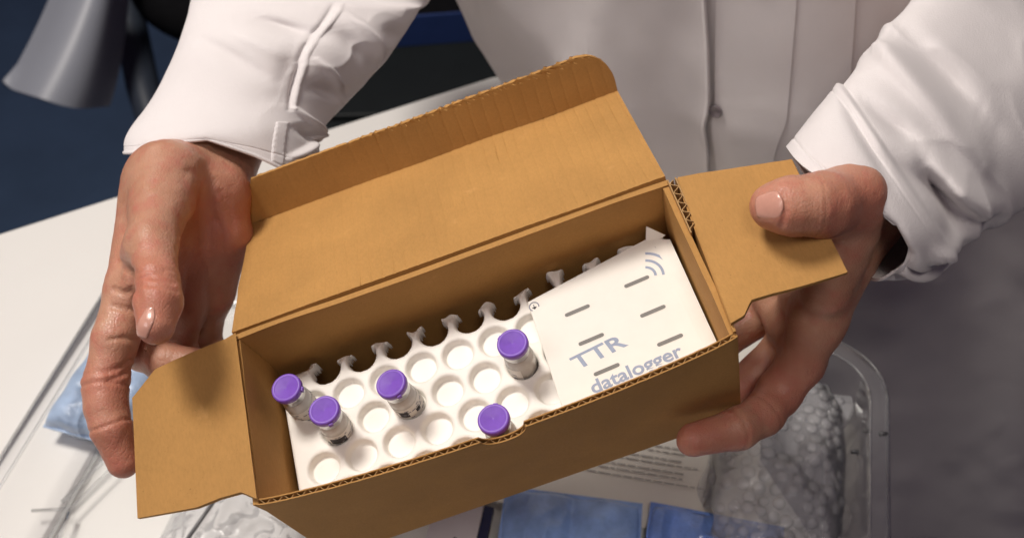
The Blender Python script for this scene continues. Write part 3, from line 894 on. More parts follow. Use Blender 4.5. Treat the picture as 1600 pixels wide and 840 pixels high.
for k in range(5):
    a = 0.4+2*math.pi*k/5
    tube('base_leg', [(seatc.x+0.11+r*math.cos(a), seatc.y+0.09+r*math.sin(a), z) for r, z in ((0.0, 0.085), (0.14, 0.075), (0.27, 0.055))], [0.022, 0.018, 0.013], M_BLKP, chair)
    ca = lathe('caster', [(0, -0.012), (0.024, -0.012), (0.027, -0.006), (0.027, 0.006), (0.024, 0.012), (0, 0.012)], M_BLKP, chair, 20)
    ca.rotation_euler = (math.pi/2, 0, a); ca.location = (seatc.x+0.11+0.27*math.cos(a), seatc.y+0.09+0.27*math.sin(a), 0.0275)

cab = thing('storage_cabinet', 'low black storage cabinet behind the white table, under the sleeve', 'cabinet', Matrix.Translation((-0.02, 1.36, 0)) @ Matrix.Rotation(math.radians(2), 4, 'Z'))
boxobj('carcass', (-0.36, -0.24, 0.04), (0.40, 0.24, 0.420), M_BLKP, cab, 0.004)
boxobj('plinth', (-0.34, -0.22, 0.0), (0.38, 0.22, 0.0395), M_BLACK, cab)
for k in range(2):
    boxobj('door', (-0.355+0.378*k, -0.262, 0.05), (0.018+0.378*k, -0.2405, 0.412), M_BLKP, cab, 0.003)
M_BLUEC = plain('blue_crate_plastic', (0.030, 0.060, 0.20), 0.45, 0.4, 0.06, 30)
cr = thing('blue_bin', 'shallow blue plastic bin with dark inside on the black cabinet', 'bin', Matrix.Translation((-0.045, 1.42, 0.4205)) @ Matrix.Rotation(math.radians(7), 4, 'Z'))
boxobj('bin_base', (-0.19, -0.13, 0.0), (0.19, 0.13, 0.004), M_BLKP, cr)
boxobj('front_wall', (-0.19, -0.134, 0.0), (0.19, -0.1302, 0.055), M_BLUEC, cr, 0.001)
boxobj('back_wall', (-0.19, 0.1302, 0.0), (0.19, 0.134, 0.055), M_BLUEC, cr, 0.001)
boxobj('side_wall', (-0.194, -0.134, 0.0), (-0.1902, 0.134, 0.055), M_BLUEC, cr, 0.001)
boxobj('side_wall', (0.1902, -0.134, 0.0), (0.194, 0.134, 0.055), M_BLUEC, cr, 0.001)
boxobj('dark_fill', (-0.188, -0.128, 0.005), (0.188, 0.128, 0.046), M_BLACK, cr)  # solid black block that makes the open bin dark inside

# ================================================================== person in a lab coat holding the box
def skin_mat():
    m, nt, b, o = new_mat('skin')
    b.inputs['Roughness'].default_value = 0.42
    b.inputs['Specular IOR Level'].default_value = 0.36
    b.inputs['Subsurface Weight'].default_value = 0.22
    b.inputs['Subsurface Radius'].default_value = (1.0, 0.35, 0.18)
    b.inputs['Subsurface Scale'].default_value = 0.006
    big = ramp(nt, noise(nt, 32, 3), 0.35, 0.68)
    c = mixcol(nt, big, (0.43, 0.210, 0.132), (0.53, 0.300, 0.200))
    blot = ramp(nt, noise(nt, 95, 4), 0.48, 0.75)
    c = mixcol(nt, blot, c, (0.47, 0.175, 0.125))
    # warmer red towards fingertips and knuckles: vertex attribute
    at = nt.nodes.new('ShaderNodeAttribute'); at.attribute_name = 'flush'
    c = mixcol(nt, at.outputs['Fac'], c, (0.50, 0.165, 0.115))
    nt.links.new(c, b.inputs['Base Color'])
    tc = nt.nodes.new('ShaderNodeTexCoord')
    def crack(scale, stretch):
        vo = nt.nodes.new('ShaderNodeTexVoronoi'); vo.feature = 'DISTANCE_TO_EDGE'; vo.inputs['Scale'].default_value = scale
        mp = nt.nodes.new('ShaderNodeMapping'); mp.inputs['Scale'].default_value = stretch; mp.inputs['Rotation'].default_value = (0.3, 0.5, 0.7)
        nt.links.new(tc.outputs['Object'], mp.inputs[0]); nt.links.new(mp.outputs[0], vo.inputs['Vector'])
        return ramp(nt, vo.outputs['Distance'], 0.0, 0.16)
    def add(x, y):
        ad = nt.nodes.new('ShaderNodeMath'); ad.operation = 'ADD'
        nt.links.new(x, ad.inputs[0]); nt.links.new(y, ad.inputs[1]); return ad.outputs[0]
    hgt = add(add(crack(620, (1, 1, 0.55)), crack(260, (1, 0.5, 1))), noise(nt, 300, 5))
    bump(nt, b, hgt, 0.21, 0.0005)
    rg = nt.nodes.new('ShaderNodeMapRange'); rg.inputs[3].default_value = 0.30; rg.inputs[4].default_value = 0.52
    nt.links.new(noise(nt, 60, 4), rg.inputs[0]); nt.links.new(rg.outputs[0], b.inputs['Roughness'])
    return m
M_SKIN = skin_mat()
M_NAIL = plain('nail', (0.58, 0.30, 0.23), 0.25, 0.5, 0.05, 300, None, 0, 0.35)
M_COAT = cloth('white_coat_cotton', (0.74, 0.705, 0.70))
M_TROU = cloth('dark_trousers', (0.03, 0.03, 0.04))
M_BUT = plain('coat_button', (0.20, 0.17, 0.18), 0.3, 0.5, 0.04, 200)

person = thing('person', 'person in a white lab coat holding the open cardboard box with both hands', 'person')

# ------------------------------------------------ signed distance modelling
def cone(p, a, b, ra, rb):
    a = np.asarray(a); b = np.asarray(b)
    ba = b-a; l2 = ba@ba
    t = np.clip(((p-a)@ba)/l2, 0, 1)
    return np.linalg.norm(p - a - t[..., None]*ba, axis=-1) - (ra + (rb-ra)*t)
def smin(a, b, k):
    h = np.clip(0.5+0.5*(b-a)/k, 0, 1)
    return b*(1-h)+a*h - k*h*(1-h)
def chain(p, pts, k=0.004):
    d = None
    for i in range(len(pts)-1):
        (a, ra), (b, rb) = pts[i], pts[i+1]
        c = cone(p, a, b, ra, rb)
        d = c if d is None else smin(d, c, k)
    return d
def surface(fn, lo, hi, h, steps=3, fine=None):
    lo = np.array(lo, float); hi = np.array(hi, float)
    cb = 8
    nb = np.ceil((hi-lo)/h/cb).astype(int)+1
    n = nb*cb
    # blocks far from the surface are filled with their centre value
    bi = np.stack(np.meshgrid(*[np.arange(q) for q in nb], indexing='ij'), -1).reshape(-1, 3)
    d0 = fn(lo+h*(bi*cb+(cb-1)/2))
    F6 = np.empty((len(bi), cb, cb, cb), np.float32)
    F6[:] = d0[:, None, None, None]
    act_ = np.where(np.abs(d0) < h*cb*1.05)[0]
    og = np.stack(np.meshgrid(*[np.arange(cb)]*3, indexing='ij'), -1)
    for c0 in range(0, len(act_), 96):
        sel = act_[c0:c0+96]
        F6[sel] = fn(lo+h*(bi[sel][:, None, None, None, :]*cb+og))
    F = F6.reshape(*nb, cb, cb, cb).transpose(0, 3, 1, 4, 2, 5).reshape(n)
    S = F < 0
    cx = [S[a:n[0]-1+a, b:n[1]-1+b, c:n[2]-1+c] for a in (0, 1) for b in (0, 1) for c in (0, 1)]
    cnt = sum(q.astype(np.int8) for q in cx)
    act = (cnt > 0) & (cnt < 8)
    I = np.argwhere(act)
    ids = -np.ones(act.shape, np.int64); ids[act] = np.arange(len(I))
    acc = np.zeros((len(I), 3)); w = np.zeros(len(I))
    for axs in range(3):
        o1, o2 = [q for q in range(3) if q != axs]
        for a in (0, 1):
            for b in (0, 1):
                p0 = I.copy(); p0[:, o1] += a; p0[:, o2] += b
                p1 = p0.copy(); p1[:, axs] += 1
                f0 = F[tuple(p0.T)]; f1 = F[tuple(p1.T)]
                m = (f0 < 0) != (f1 < 0)
                t = np.where(m, f0/np.where(m, f0-f1, 1), 0)
                q = p0.astype(float); q[:, axs] += t
                acc += np.where(m[:, None], q, 0); w += m
    V = lo + h*acc/w[:, None]
    faces = []
    for axs in range(3):
        o1, o2 = (axs+1) % 3, (axs+2) % 3
        sl0 = [slice(None)]*3; sl1 = [slice(None)]*3
        sl0[axs] = slice(0, n[axs]-1); sl1[axs] = slice(1, n[axs])
        ch = S[tuple(sl0)] != S[tuple(sl1)]
        E = np.argwhere(ch)
        E = E[(E[:, o1] > 0) & (E[:, o2] > 0) & (E[:, o1] < n[o1]-1) & (E[:, o2] < n[o2]-1)]
        ins = S[tuple(E.T)]
        c = []
        for a, b in ((0, 0), (1, 0), (1, 1), (0, 1)):
            q = E.copy(); q[:, o1] -= a; q[:, o2] -= b
            c.append(ids[tuple(q.T)])
        c = np.stack(c, 1)
        c[~ins] = c[~ins][:, ::-1]
        faces.append(c)
    f = np.concatenate(faces); f = f[(f >= 0).all(1)]
    fn2 = fine or fn
    V00 = V.copy()
    for it in range(steps):
        fu = fn2 if it == steps-1 else fn
        d = fu(V); e = 0.0004
        G = np.stack([fn(V+np.eye(3)[i]*e)-fn(V-np.eye(3)[i]*e) for i in range(3)], -1)/(2*e)
        G /= np.maximum(np.linalg.norm(G, axis=1, keepdims=True), 1e-6)
        V = V - G*np.clip(d, -h, h)[:, None]*(0.95 if it == steps-1 else 0.8)
        dv = V-V00; ln = np.linalg.norm(dv, axis=1, keepdims=True); V = V00 + dv*np.minimum(1, 1.6*h/np.maximum(ln, 1e-9))
    return V, f

def hand_sdf(palm, fingers, kp=0.008, kf=0.006):
    def fn(p):
        d = None
        for a, b, ra, rb in palm:
            c = cone(p, a, b, ra, rb)
            d = c if d is None else smin(d, c, kp)
        out = d
        base = d
        for fg in fingers:
            c = chain(p, fg)
            out = np.minimum(out, smin(base, c, kf))
        return out
    return fn
CAMP = np.array((0, 0, 1.40))
def with_detail(fn, rings, lines, amp=0.0004):
    def g(p):
        d = fn(p)
        for J, A, r, dep, wd in rings:
            A = np.asarray(A, float)/np.linalg.norm(A)
            q = p-np.asarray(J)
            s = q@A
            s = s + 0.0006*vnoise(p, 260, 3)
            d = d + dep*np.exp(-(s/wd)**2)*np.clip(1.6-np.linalg.norm(q, axis=-1)/r, 0, 1)
        for pts, dep, wd in lines:
            pts = [np.asarray(q) for q in pts]
            mid = sum(pts)/len(pts)
            D = mid-CAMP; D /= np.linalg.norm(D)
            best = None
            for a, b in zip(pts[:-1], pts[1:]):
                pa = p-a; pa = pa - (pa@D)[..., None]*D
                ba = b-a; ba = ba-(ba@D)*D
                t = np.clip((pa@ba)/(ba@ba), 0, 1)
                q = np.linalg.norm(pa-t[..., None]*ba, axis=-1)
                # fade at the ends
                best = q if best is None else np.minimum(best, q)
            near = np.clip(1.5-np.linalg.norm(p-mid, axis=-1)/0.03, 0, 1)
            d = d + dep*np.exp(-(best/wd)**2)*near
        d = d + amp*vnoise(p, 85, 1) + amp*0.45*vnoise(p, 240, 2)
        return d
    return g

# ---- right hand of the person (on the left of the box)
RH_palm = [
    ((-0.1580,0.6184,0.9594), (-0.1888,0.4541,0.9822), 0.030, 0.0270), ((-0.1900,0.4571,0.9794), (-0.1862,0.4065,0.9918), 0.0265, 0.0245),
    ((-0.1840,0.4026,1.0042), (-0.1789,0.3451,1.0238), 0.0060, 0.0052), ((-0.1877,0.3936,1.0097), (-0.1802,0.3364,1.0191), 0.0200, 0.0122),
    ((-0.1954,0.3966,0.9992), (-0.1972,0.3300,0.9902), 0.021, 0.0130),
    ((-0.1879,0.3967,0.9940), (-0.1954,0.3407,0.9679), 0.020, 0.0125), ((-0.1821,0.4009,0.9845), (-0.1866,0.3511,0.9479), 0.018, 0.0120),
    ((-0.1759,0.4051,0.9802), (-0.1772,0.3650,0.9360), 0.017, 0.0115), ((-0.1666,0.4023,0.9883), (-0.1650,0.3874,0.9679), 0.0155, 0.0150), ((-0.1650,0.3874,0.9679), (-0.1731,0.3707,0.9408), 0.0140, 0.0115), ((-0.1699,0.4607,0.9746), (-0.1663,0.4051,0.9854), 0.0190, 0.0160),
    ((-0.1872,0.3360,1.0097), (-0.1882,0.3260,1.0013), 0.0115, 0.0090)]
RH_f = [
    [((-0.1795,0.3351,1.0206), 0.0118), ((-0.1705,0.3077,1.0238), 0.0102), ((-0.1671,0.2952,1.0237), 0.0106), ((-0.1658,0.2825,1.0222), 0.0089)],
    [((-0.1972,0.3300,0.9902), 0.0128), ((-0.2015,0.3030,0.9833), 0.0112), ((-0.2035,0.2817,0.9745), 0.0106), ((-0.2016,0.2710,0.9707), 0.0098), ((-0.1982,0.2613,0.9666), 0.0094), ((-0.1919,0.2483,0.9556), 0.0076)],
    [((-0.1954,0.3407,0.9679), 0.0122), ((-0.1973,0.3144,0.9589), 0.0108), ((-0.1816,0.3032,0.9626), 0.0098), ((-0.1472,0.2993,0.9630), 0.0080)],
    [((-0.1866,0.3511,0.9479), 0.0120), ((-0.1938,0.3372,0.9206), 0.0110), ((-0.1693,0.3192,0.9234), 0.0096), ((-0.1397,0.3031,0.9330), 0.0080)],
    [((-0.1772,0.3650,0.9360), 0.0115), ((-0.1853,0.3555,0.9046), 0.0100), ((-0.1649,0.3348,0.9085), 0.0086), ((-0.1352,0.3091,0.9123), 0.0072)]]
rh = hand_sdf(RH_palm, RH_f)
def vec(a, b): return np.array(b)-np.array(a)
RH_r = [
    ((-0.2024,0.2799,0.9756), vec((-0.2015,0.3030,0.9833), (-0.1982,0.2613,0.9666)), 0.014, 0.0011, 0.0010),
    ((-0.1981,0.2618,0.9683), vec((-0.2016,0.2710,0.9707), (-0.1919,0.2483,0.9556)), 0.012, 0.0011, 0.0009),
    ((-0.2034,0.2843,0.9793), vec((-0.2015,0.3030,0.9833), (-0.1982,0.2613,0.9666)), 0.013, 0.0005, 0.0010),
    ((-0.1706,0.3028,1.0249), vec((-0.1804,0.3351,1.0206), (-0.1664,0.2825,1.0235)), 0.015, 0.0006, 0.0010),
    ((-0.1713,0.3062,1.0251), vec((-0.1804,0.3351,1.0206), (-0.1664,0.2825,1.0235)), 0.015, 0.0004, 0.0009)]
RH_l = [
    ([(-0.1980,0.3303,1.0114), (-0.1947,0.3273,1.0089), (-0.1896,0.3227,1.0115)], 0.0020, 0.0013),
    ([(-0.2005,0.3199,1.0027), (-0.1951,0.3184,1.0014), (-0.1890,0.3168,1.0066)], 0.0020, 0.0014),
    ([(-0.2012,0.3135,0.9973), (-0.1934,0.3123,0.9963), (-0.1845,0.3085,0.9996)], 0.0018, 0.0013),
    ([(-0.1871,0.3202,1.0160), (-0.1859,0.3153,1.0119), (-0.1827,0.3069,1.0048)], 0.0016, 0.0020),
    ([(-0.2005,0.2977,0.9906), (-0.1931,0.2984,0.9912), (-0.1868,0.2975,0.9904)], 0.0011, 0.0012),
    ([(-0.1998,0.2827,0.9845), (-0.1928,0.2846,0.9861), (-0.1874,0.2875,0.9885)], 0.0013, 0.0013),
    ([(-0.1985,0.2797,0.9820), (-0.1922,0.2814,0.9835), (-0.1878,0.2841,0.9857)], 0.0012, 0.0013),
    ([(-0.1736,0.3910,1.0166), (-0.1702,0.3894,1.0153), (-0.1676,0.3887,1.0082)], 0.0010, 0.0022),
    ([(-0.1661,0.3920,1.0175), (-0.1641,0.3895,1.0088), (-0.1664,0.3871,0.9938), (-0.1692,0.3789,0.9869)], 0.0014, 0.0030),
    ([(-0.1734,0.3654,1.0017), (-0.1729,0.3458,0.9983), (-0.1741,0.3419,0.9819)], 0.0012, 0.0030),
    ([(-0.1843,0.3112,1.0215), (-0.1745,0.3057,1.0300), (-0.1652,0.3021,1.0334), (-0.1596,0.3022,1.0296)], 0.0009, 0.0010),
    ([(-0.1840,0.3088,1.0195), (-0.1728,0.3017,1.0292), (-0.1633,0.2985,1.0317), (-0.1583,0.2992,1.0270)], 0.0008, 0.0010),
    ([(-0.1821,0.3140,1.0238), (-0.1731,0.3096,1.0306), (-0.1645,0.3076,1.0315)], 0.0006, 0.0009),
    ([(-0.1704,0.3855,1.0055), (-0.1692,0.3844,0.9915), (-0.1706,0.3708,0.9801)], 0.0018, 0.0035),
    ([(-0.1611,0.3925,0.9983), (-0.1558,0.3844,0.9915), (-0.1536,0.3762,0.9847)], 0.0006, 0.0016),
    ([(-0.1636,0.3817,0.9892), (-0.1593,0.3749,0.9835), (-0.1600,0.3681,0.9778)], 0.0007, 0.0016)]
V1, F1 = surface(rh, np.min([q for a, b, *_ in RH_palm for q in (a, b)], 0)-0.11, np.max([q for a, b, *_ in RH_palm for q in (a, b)], 0)+0.06, 0.0012, 3, with_detail(rh, RH_r, RH_l))

# ---- left hand of the person (on the right of the box)
LH_palm = [
    ((0.2661,0.4630,0.9922), (0.1981,0.3852,1.0117), 0.031, 0.0235), ((0.1981,0.3852,1.0117), (0.1843,0.3651,1.0145), 0.0235, 0.0235),
    ((0.1677,0.3653,1.0382), (0.2002,0.3881,1.0103), 0.0120, 0.0215), ((0.1815,0.3640,1.0266), (0.1603,0.3350,1.0519), 0.0180, 0.0168),
    ((0.1767,0.3522,1.0235), (0.1581,0.3168,0.9817), 0.0210, 0.0135), ((0.1797,0.3596,1.0214), (0.1589,0.3366,0.9762), 0.021, 0.0135),
    ((0.1789,0.3696,1.0231), (0.1569,0.3568,0.9774), 0.020, 0.0125), ((0.1777,0.3793,1.0268), (0.1535,0.3734,0.9871), 0.018, 0.0115),
    ((0.1585,0.3172,0.9797), (0.1561,0.3567,0.9762), 0.0115, 0.0115), ((0.1544,0.3106,0.9568), (0.1462,0.3551,0.9509), 0.0100, 0.0100), ((0.1645,0.3286,1.0352), (0.1575,0.3182,1.0026), 0.0130, 0.0125)]
LH_f = [
    [((0.1602,0.3336,1.0534), 0.0168), ((0.1423,0.3207,1.0634), 0.0148), ((0.1341,0.3170,1.0669), 0.0133), ((0.1254,0.3168,1.0667), 0.0128), ((0.1192,0.3187,1.0643), 0.0106)],
    [((0.1581,0.3168,0.9817), 0.0134), ((0.1523,0.3057,0.9575), 0.0122), ((0.1421,0.2963,0.9442), 0.0114), ((0.1315,0.2828,0.9446), 0.0108), ((0.1162,0.2724,0.9476), 0.0104), ((0.0920,0.2637,0.9511), 0.0086)],
    [((0.1589,0.3366,0.9762), 0.0134), ((0.1525,0.3320,0.9323), 0.0114), ((0.1260,0.3135,0.9210), 0.0104), ((0.1033,0.3038,0.9153), 0.0086)],
    [((0.1569,0.3568,0.9774), 0.0125), ((0.1477,0.3575,0.9350), 0.0110), ((0.1199,0.3427,0.9251), 0.0100), ((0.0995,0.3355,0.9204), 0.0084)],
    [((0.1535,0.3734,0.9871), 0.0114), ((0.1395,0.3777,0.9391), 0.0098), ((0.1166,0.3683,0.9302), 0.0090), ((0.1018,0.3625,0.9270), 0.0076)]]
lh = hand_sdf(LH_palm, LH_f)
TA = vec((0.1423,0.3207,1.0634), (0.1192,0.3187,1.0643))
LH_r = [((0.1317,0.3170,1.0669), TA, 0.017, 0.0006, 0.0009), ((0.1341,0.3170,1.0669), TA, 0.017, 0.0007, 0.0009), ((0.1370,0.3177,1.0661), TA, 0.017, 0.0006, 0.0009), ((0.1294,0.3170,1.0669), TA, 0.017, 0.0004, 0.0008),
        ((0.1315,0.2828,0.9446), vec((0.1421,0.2963,0.9442), (0.1162,0.2724,0.9476)), 0.014, 0.0008, 0.0010), ((0.1140,0.2723,0.9481), vec((0.1315,0.2828,0.9446), (0.0917,0.2647,0.9512)), 0.013, 0.0009, 0.0010)]
LH_l = [([(0.1222,0.3189,1.0736), (0.1231,0.3123,1.0681), (0.1214,0.3075,1.0640)], 0.0010, 0.0012)]
V2, F2 = surface(lh, np.array((0.1300,0.3381,0.9837))-0.135, np.array((0.1630,0.3461,0.9924))+0.15, 0.0012, 3, with_detail(lh, LH_r, LH_l))

# ---- the rest of the body under the clothes (coarser)
SH_R, SH_L = np.array((-0.01, 0.80, 1.36)), np.array((0.40, 0.74, 1.36))
EL_R = np.array((-0.1244,0.7534,0.9618)); EL_L = np.array((0.3717,0.6059,0.9946))
HIP_R, HIP_L = np.array((0.19, 0.80, 0.88)), np.array((0.37, 0.77, 0.88))
def body_sdf(p):
    d = cone(p, (0.20, 0.79, 1.28), (0.27, 0.80, 0.95), 0.115, 0.105)
    d = smin(d, cone(p, (0.12, 0.80, 1.28), (0.22, 0.80, 0.92), 0.10, 0.10), 0.05)
    d = smin(d, cone(p, (0.29, 0.77, 1.28), (0.33, 0.78, 0.92), 0.10, 0.10), 0.05)
    d = smin(d, cone(p, (0.20, 0.79, 1.36), (0.20, 0.76, 1.50), 0.062, 0.055), 0.04)
    for s, e, h0, h1 in ((SH_R, EL_R, (-0.1580,0.6184,0.9594), (-0.1837,0.5167,0.9616)), (SH_L, EL_L, (0.2661,0.4630,0.9922), (0.2195,0.4088,1.0120))):
        d = smin(d, cone(p, s, e, 0.055, 0.042), 0.02)
        d = smin(d, cone(p, e, h0, 0.040, 0.031), 0.012)
        d = np.minimum(d, smin(cone(p, e, h0, 0.040, 0.031), cone(p, h0, h1, 0.030, 0.0265), 0.006))
    for h in (HIP_R, HIP_L):
        k = h*np.array((1, 1, 0)) + np.array((0.0, 0.02, 0.50)); a = h*np.array((1, 1, 0))+np.array((0, 0.05, 0.09))
        d = smin(d, cone(p, h, k, 0.085, 0.058), 0.03); d = smin(d, cone(p, k, a, 0.056, 0.036), 0.02)
        d = smin(d, cone(p, a-np.array((0, -0.02, 0.045)), a-np.array((0, 0.15, 0.06)), 0.034, 0.026), 0.02)
    return d
V3, F3 = surface(body_sdf, (-0.22, 0.30, 0.0), (0.62, 1.02, 1.58), 0.011, 2)
allV = np.concatenate([V1, V2, V3]); allF = np.concatenate([F1, F2+len(V1), F3+len(V1)+len(V2)])
me = bpy.data.meshes.new('body'); me.from_pydata(allV.tolist(), [], allF.tolist()); me.update()
me.polygons.foreach_set('use_smooth', [True]*len(me.polygons))
tips = [((-0.1664,0.2825,1.0235), 0.022), ((-0.1919,0.2483,0.9556), 0.030), ((0.1192,0.3189,1.0645), 0.018), ((0.1570,0.3168,1.0654), 0.026), ((0.0914,0.2656,0.9514), 0.030), ((-0.2004,0.2771,0.9798), 0.016), ((0.1444,0.2971,0.9428), 0.03), ((-0.1658,0.3830,0.9773), 0.035), ((-0.1808,0.3482,0.9742), 0.035), ((-0.1705,0.3039,1.0284), 0.018)]
fl_ = np.zeros(len(allV))
for c, r in tips: fl_ = np.maximum(fl_, np.exp(-(np.linalg.norm(allV-np.array(c), axis=1)/r)**2)*0.6)
at = me.attributes.new('flush', 'FLOAT', 'POINT'); at.data.foreach_set('value', fl_.astype(np.float32))
body = link('body', me, M_SKIN, person)

# ---- nails, laid on the skin surface
def nail(fn, c, long_, wide, ln, wd, parent):
    c = np.array(c, float); long_ = np.array(long_, float); wide = np.array(wide, float)
    long_ /= np.linalg.norm(long_); n = np.cross(long_, wide); n /= np.linalg.norm(n); wide = np.cross(n, long_)
    if n@(CAMP-c) < 0: n = -n
    U, V = np.meshgrid(np.linspace(-1, 1, 15), np.linspace(-1, 1, 13), indexing='ij')
    # rounded plate: square free edge, curved root
    wv = wd*(1-0.10*np.clip(U, 0, 1)**2)*np.where(U < -0.3, np.sqrt(np.clip(1-((U+0.3)/0.72)**2, 0.03, 1)), 1)
    P = c + long_*(U*ln)[..., None] + wide*(V*wv)[..., None] + n*0.012
    P = P - n*0.012
    for _ in range(10):
        G = np.stack([fn(P+np.eye(3)[i]*4e-4)-fn(P-np.eye(3)[i]*4e-4) for i in range(3)], -1)
        G = G/np.maximum(np.linalg.norm(G, axis=-1, keepdims=True), 1e-9)
        P = P - G*fn(P)[..., None]*0.7
    n = G
    lift = 0.00035 + 0.0006*np.clip(U-0.55, 0, 1) - 0.0007*np.clip(np.abs(V)-0.75, 0, 1)/0.25*0.8
    P = P + n*lift[..., None]
    i = np.arange(15*13).reshape(15, 13)
    q = np.stack([i[:-1, :-1], i[1:, :-1], i[1:, 1:], i[:-1, 1:]], -1).reshape(-1, 4)
    o = mesh('fingernail', P.reshape(-1, 3), q, M_NAIL, parent)
    s = o.modifiers.new('thick', 'SOLIDIFY'); s.thickness = 0.0004; s.offset = -1
    return o
nail(rh, (-0.1671,0.2782,1.0303), vec((-0.1640,0.2852,1.0336), (-0.1709,0.2743,1.0218)), vec((-0.1756,0.2875,1.0224), (-0.1623,0.2758,1.0296)), 0.0086, 0.0054, body)
nail(lh, (0.1143,0.3120,1.0717), vec((0.1206,0.3108,1.0734), (0.1090,0.3143,1.0685)), vec((0.1148,0.3182,1.0744), (0.1154,0.3081,1.0659)), 0.0072, 0.0072, body)

# ------------------------------------------------ lab coat
def ridge(P2, a, b, w, h, sharp=1.0):
    """soft fold along segment a-b in a 2-D chart"""
    a = np.array(a); b = np.array(b); ba = b-a
    t = ((P2-a)@ba)/(ba@ba)
    tc = np.clip(t, 0, 1)
    d = np.linalg.norm(P2-a-tc[..., None]*ba, axis=-1)
    end = np.clip(1.0-np.maximum(np.maximum(-t, t-1), 0)*2, 0, 1)*np.sin(np.pi*np.clip(tc*0.8+0.1, 0, 1))
    return h*np.exp(-(d/w)**2)*end

def tubesheet(name, stations, hem, folds, nu, nv, th, mat, parent, nz=1.0, seed=1):
    """stations: list of (centre, side vector, front vector); theta=0 at +side, pi/2 at front"""
    C = np.array([s[0] for s in stations], float); A = np.array([s[1] for s in stations], float); B = np.array([s[2] for s in stations], float)
    m = len(stations)
    def interp(arr, t):
        t = np.clip(t, 0, m-1-1e-6); k = np.floor(t).astype(int); f = (t-k)[..., None]
        ext = np.concatenate([[2*arr[0]-arr[1]], arr, [2*arr[-1]-arr[-2]]])
        p0, p1, p2, p3 = ext[k], ext[k+1], ext[k+2], ext[k+3]
        return 0.5*(2*p1 + (-p0+p2)*f + (2*p0-5*p1+4*p2-p3)*f**2 + (-p0+3*p1-3*p2+p3)*f**3)
    ax0 = (C[1]-C[0])/np.linalg.norm(C[1]-C[0])
    def fn(U, V):
        th_ = 2*np.pi*U
        t = V*(m-1)
        c, a, b = interp(C, t), interp(A, t), interp(B, t)
        ct_, st_ = np.cos(th_)[..., None], np.sin(th_)[..., None]
        rad = a*ct_ + b*st_
        P = c + rad
        n = rad/np.linalg.norm(rad, axis=-1, keepdims=True)
        k = folds(U, V, P)
        P = P + n*k[..., None]
        off = hem(th_)*np.clip(1-V*(m-1)/1.3, 0, 1)**1.5
        return P + ax0*off[..., None]
    return sheet(name, fn, nu, nv, th, mat, parent, wrap=True), fn

def st(l, r, d, bulge):
    """ring from its two outline points and a depth radius; front faces the camera side"""
    l = np.array(l); r = np.array(r); c = (l+r)/2
    vd = CAMP-c; vd /= np.linalg.norm(vd)
    s = (r-l)/2
    f = vd - s*(vd@s)/(s@s); f /= np.linalg.norm(f)
    return (c, s, f*bulge)
def ring_at(c, axis, r1, r2):
    axis = np.array(axis, float); axis /= np.linalg.norm(axis); c = np.array(c)
    vd = CAMP-c; f = vd-axis*(vd@axis); f /= np.linalg.norm(f)
    return c, axis, f

coat = thing('lab_coat', None, None); coat.parent = person
SR = [st((-0.2173,0.4175,1.0037), (-0.1254,0.4653,0.9550), 0, 0.043), st((-0.2197,0.4339,1.0043), (-0.1248,0.4808,0.9615), 0, 0.047), st((-0.2155,0.4740,0.9988), (-0.1118,0.5019,0.9661), 0, 0.051),
      st((-0.2079,0.5178,1.0043), (-0.0837,0.5313,0.9817), 0, 0.054), st((-0.2086,0.5585,1.0071), (-0.0658,0.5723,0.9860), 0, 0.052), st((-0.2115,0.6228,1.0088), (-0.0501,0.6302,0.9889), 0, 0.055)]
def end_rings(S, sh, el, w):
    c_, s_, f_ = S[-1]
    out = []
    for t, r in ((0.5, w), (1.0, w*1.12)):
        c = np.array(el)*(1-t)+np.array(sh)*t if t < 1 else np.array(sh)
        out.append((c, s_/np.linalg.norm(s_)*r, f_/np.linalg.norm(f_)*r))
    return S + out
SR = end_rings(SR, SH_R, EL_R, 0.072)
def hemR(t):
    c = np.cos(t); s = np.clip(np.sin(t)*2.5, 0, 1)
    px = np.interp(c, [-1, -0.8, -0.45, 0, 0.4, 0.6, 1], [0, 20, 30, 0, -34, -30, 0])
    return px*s*0.00034
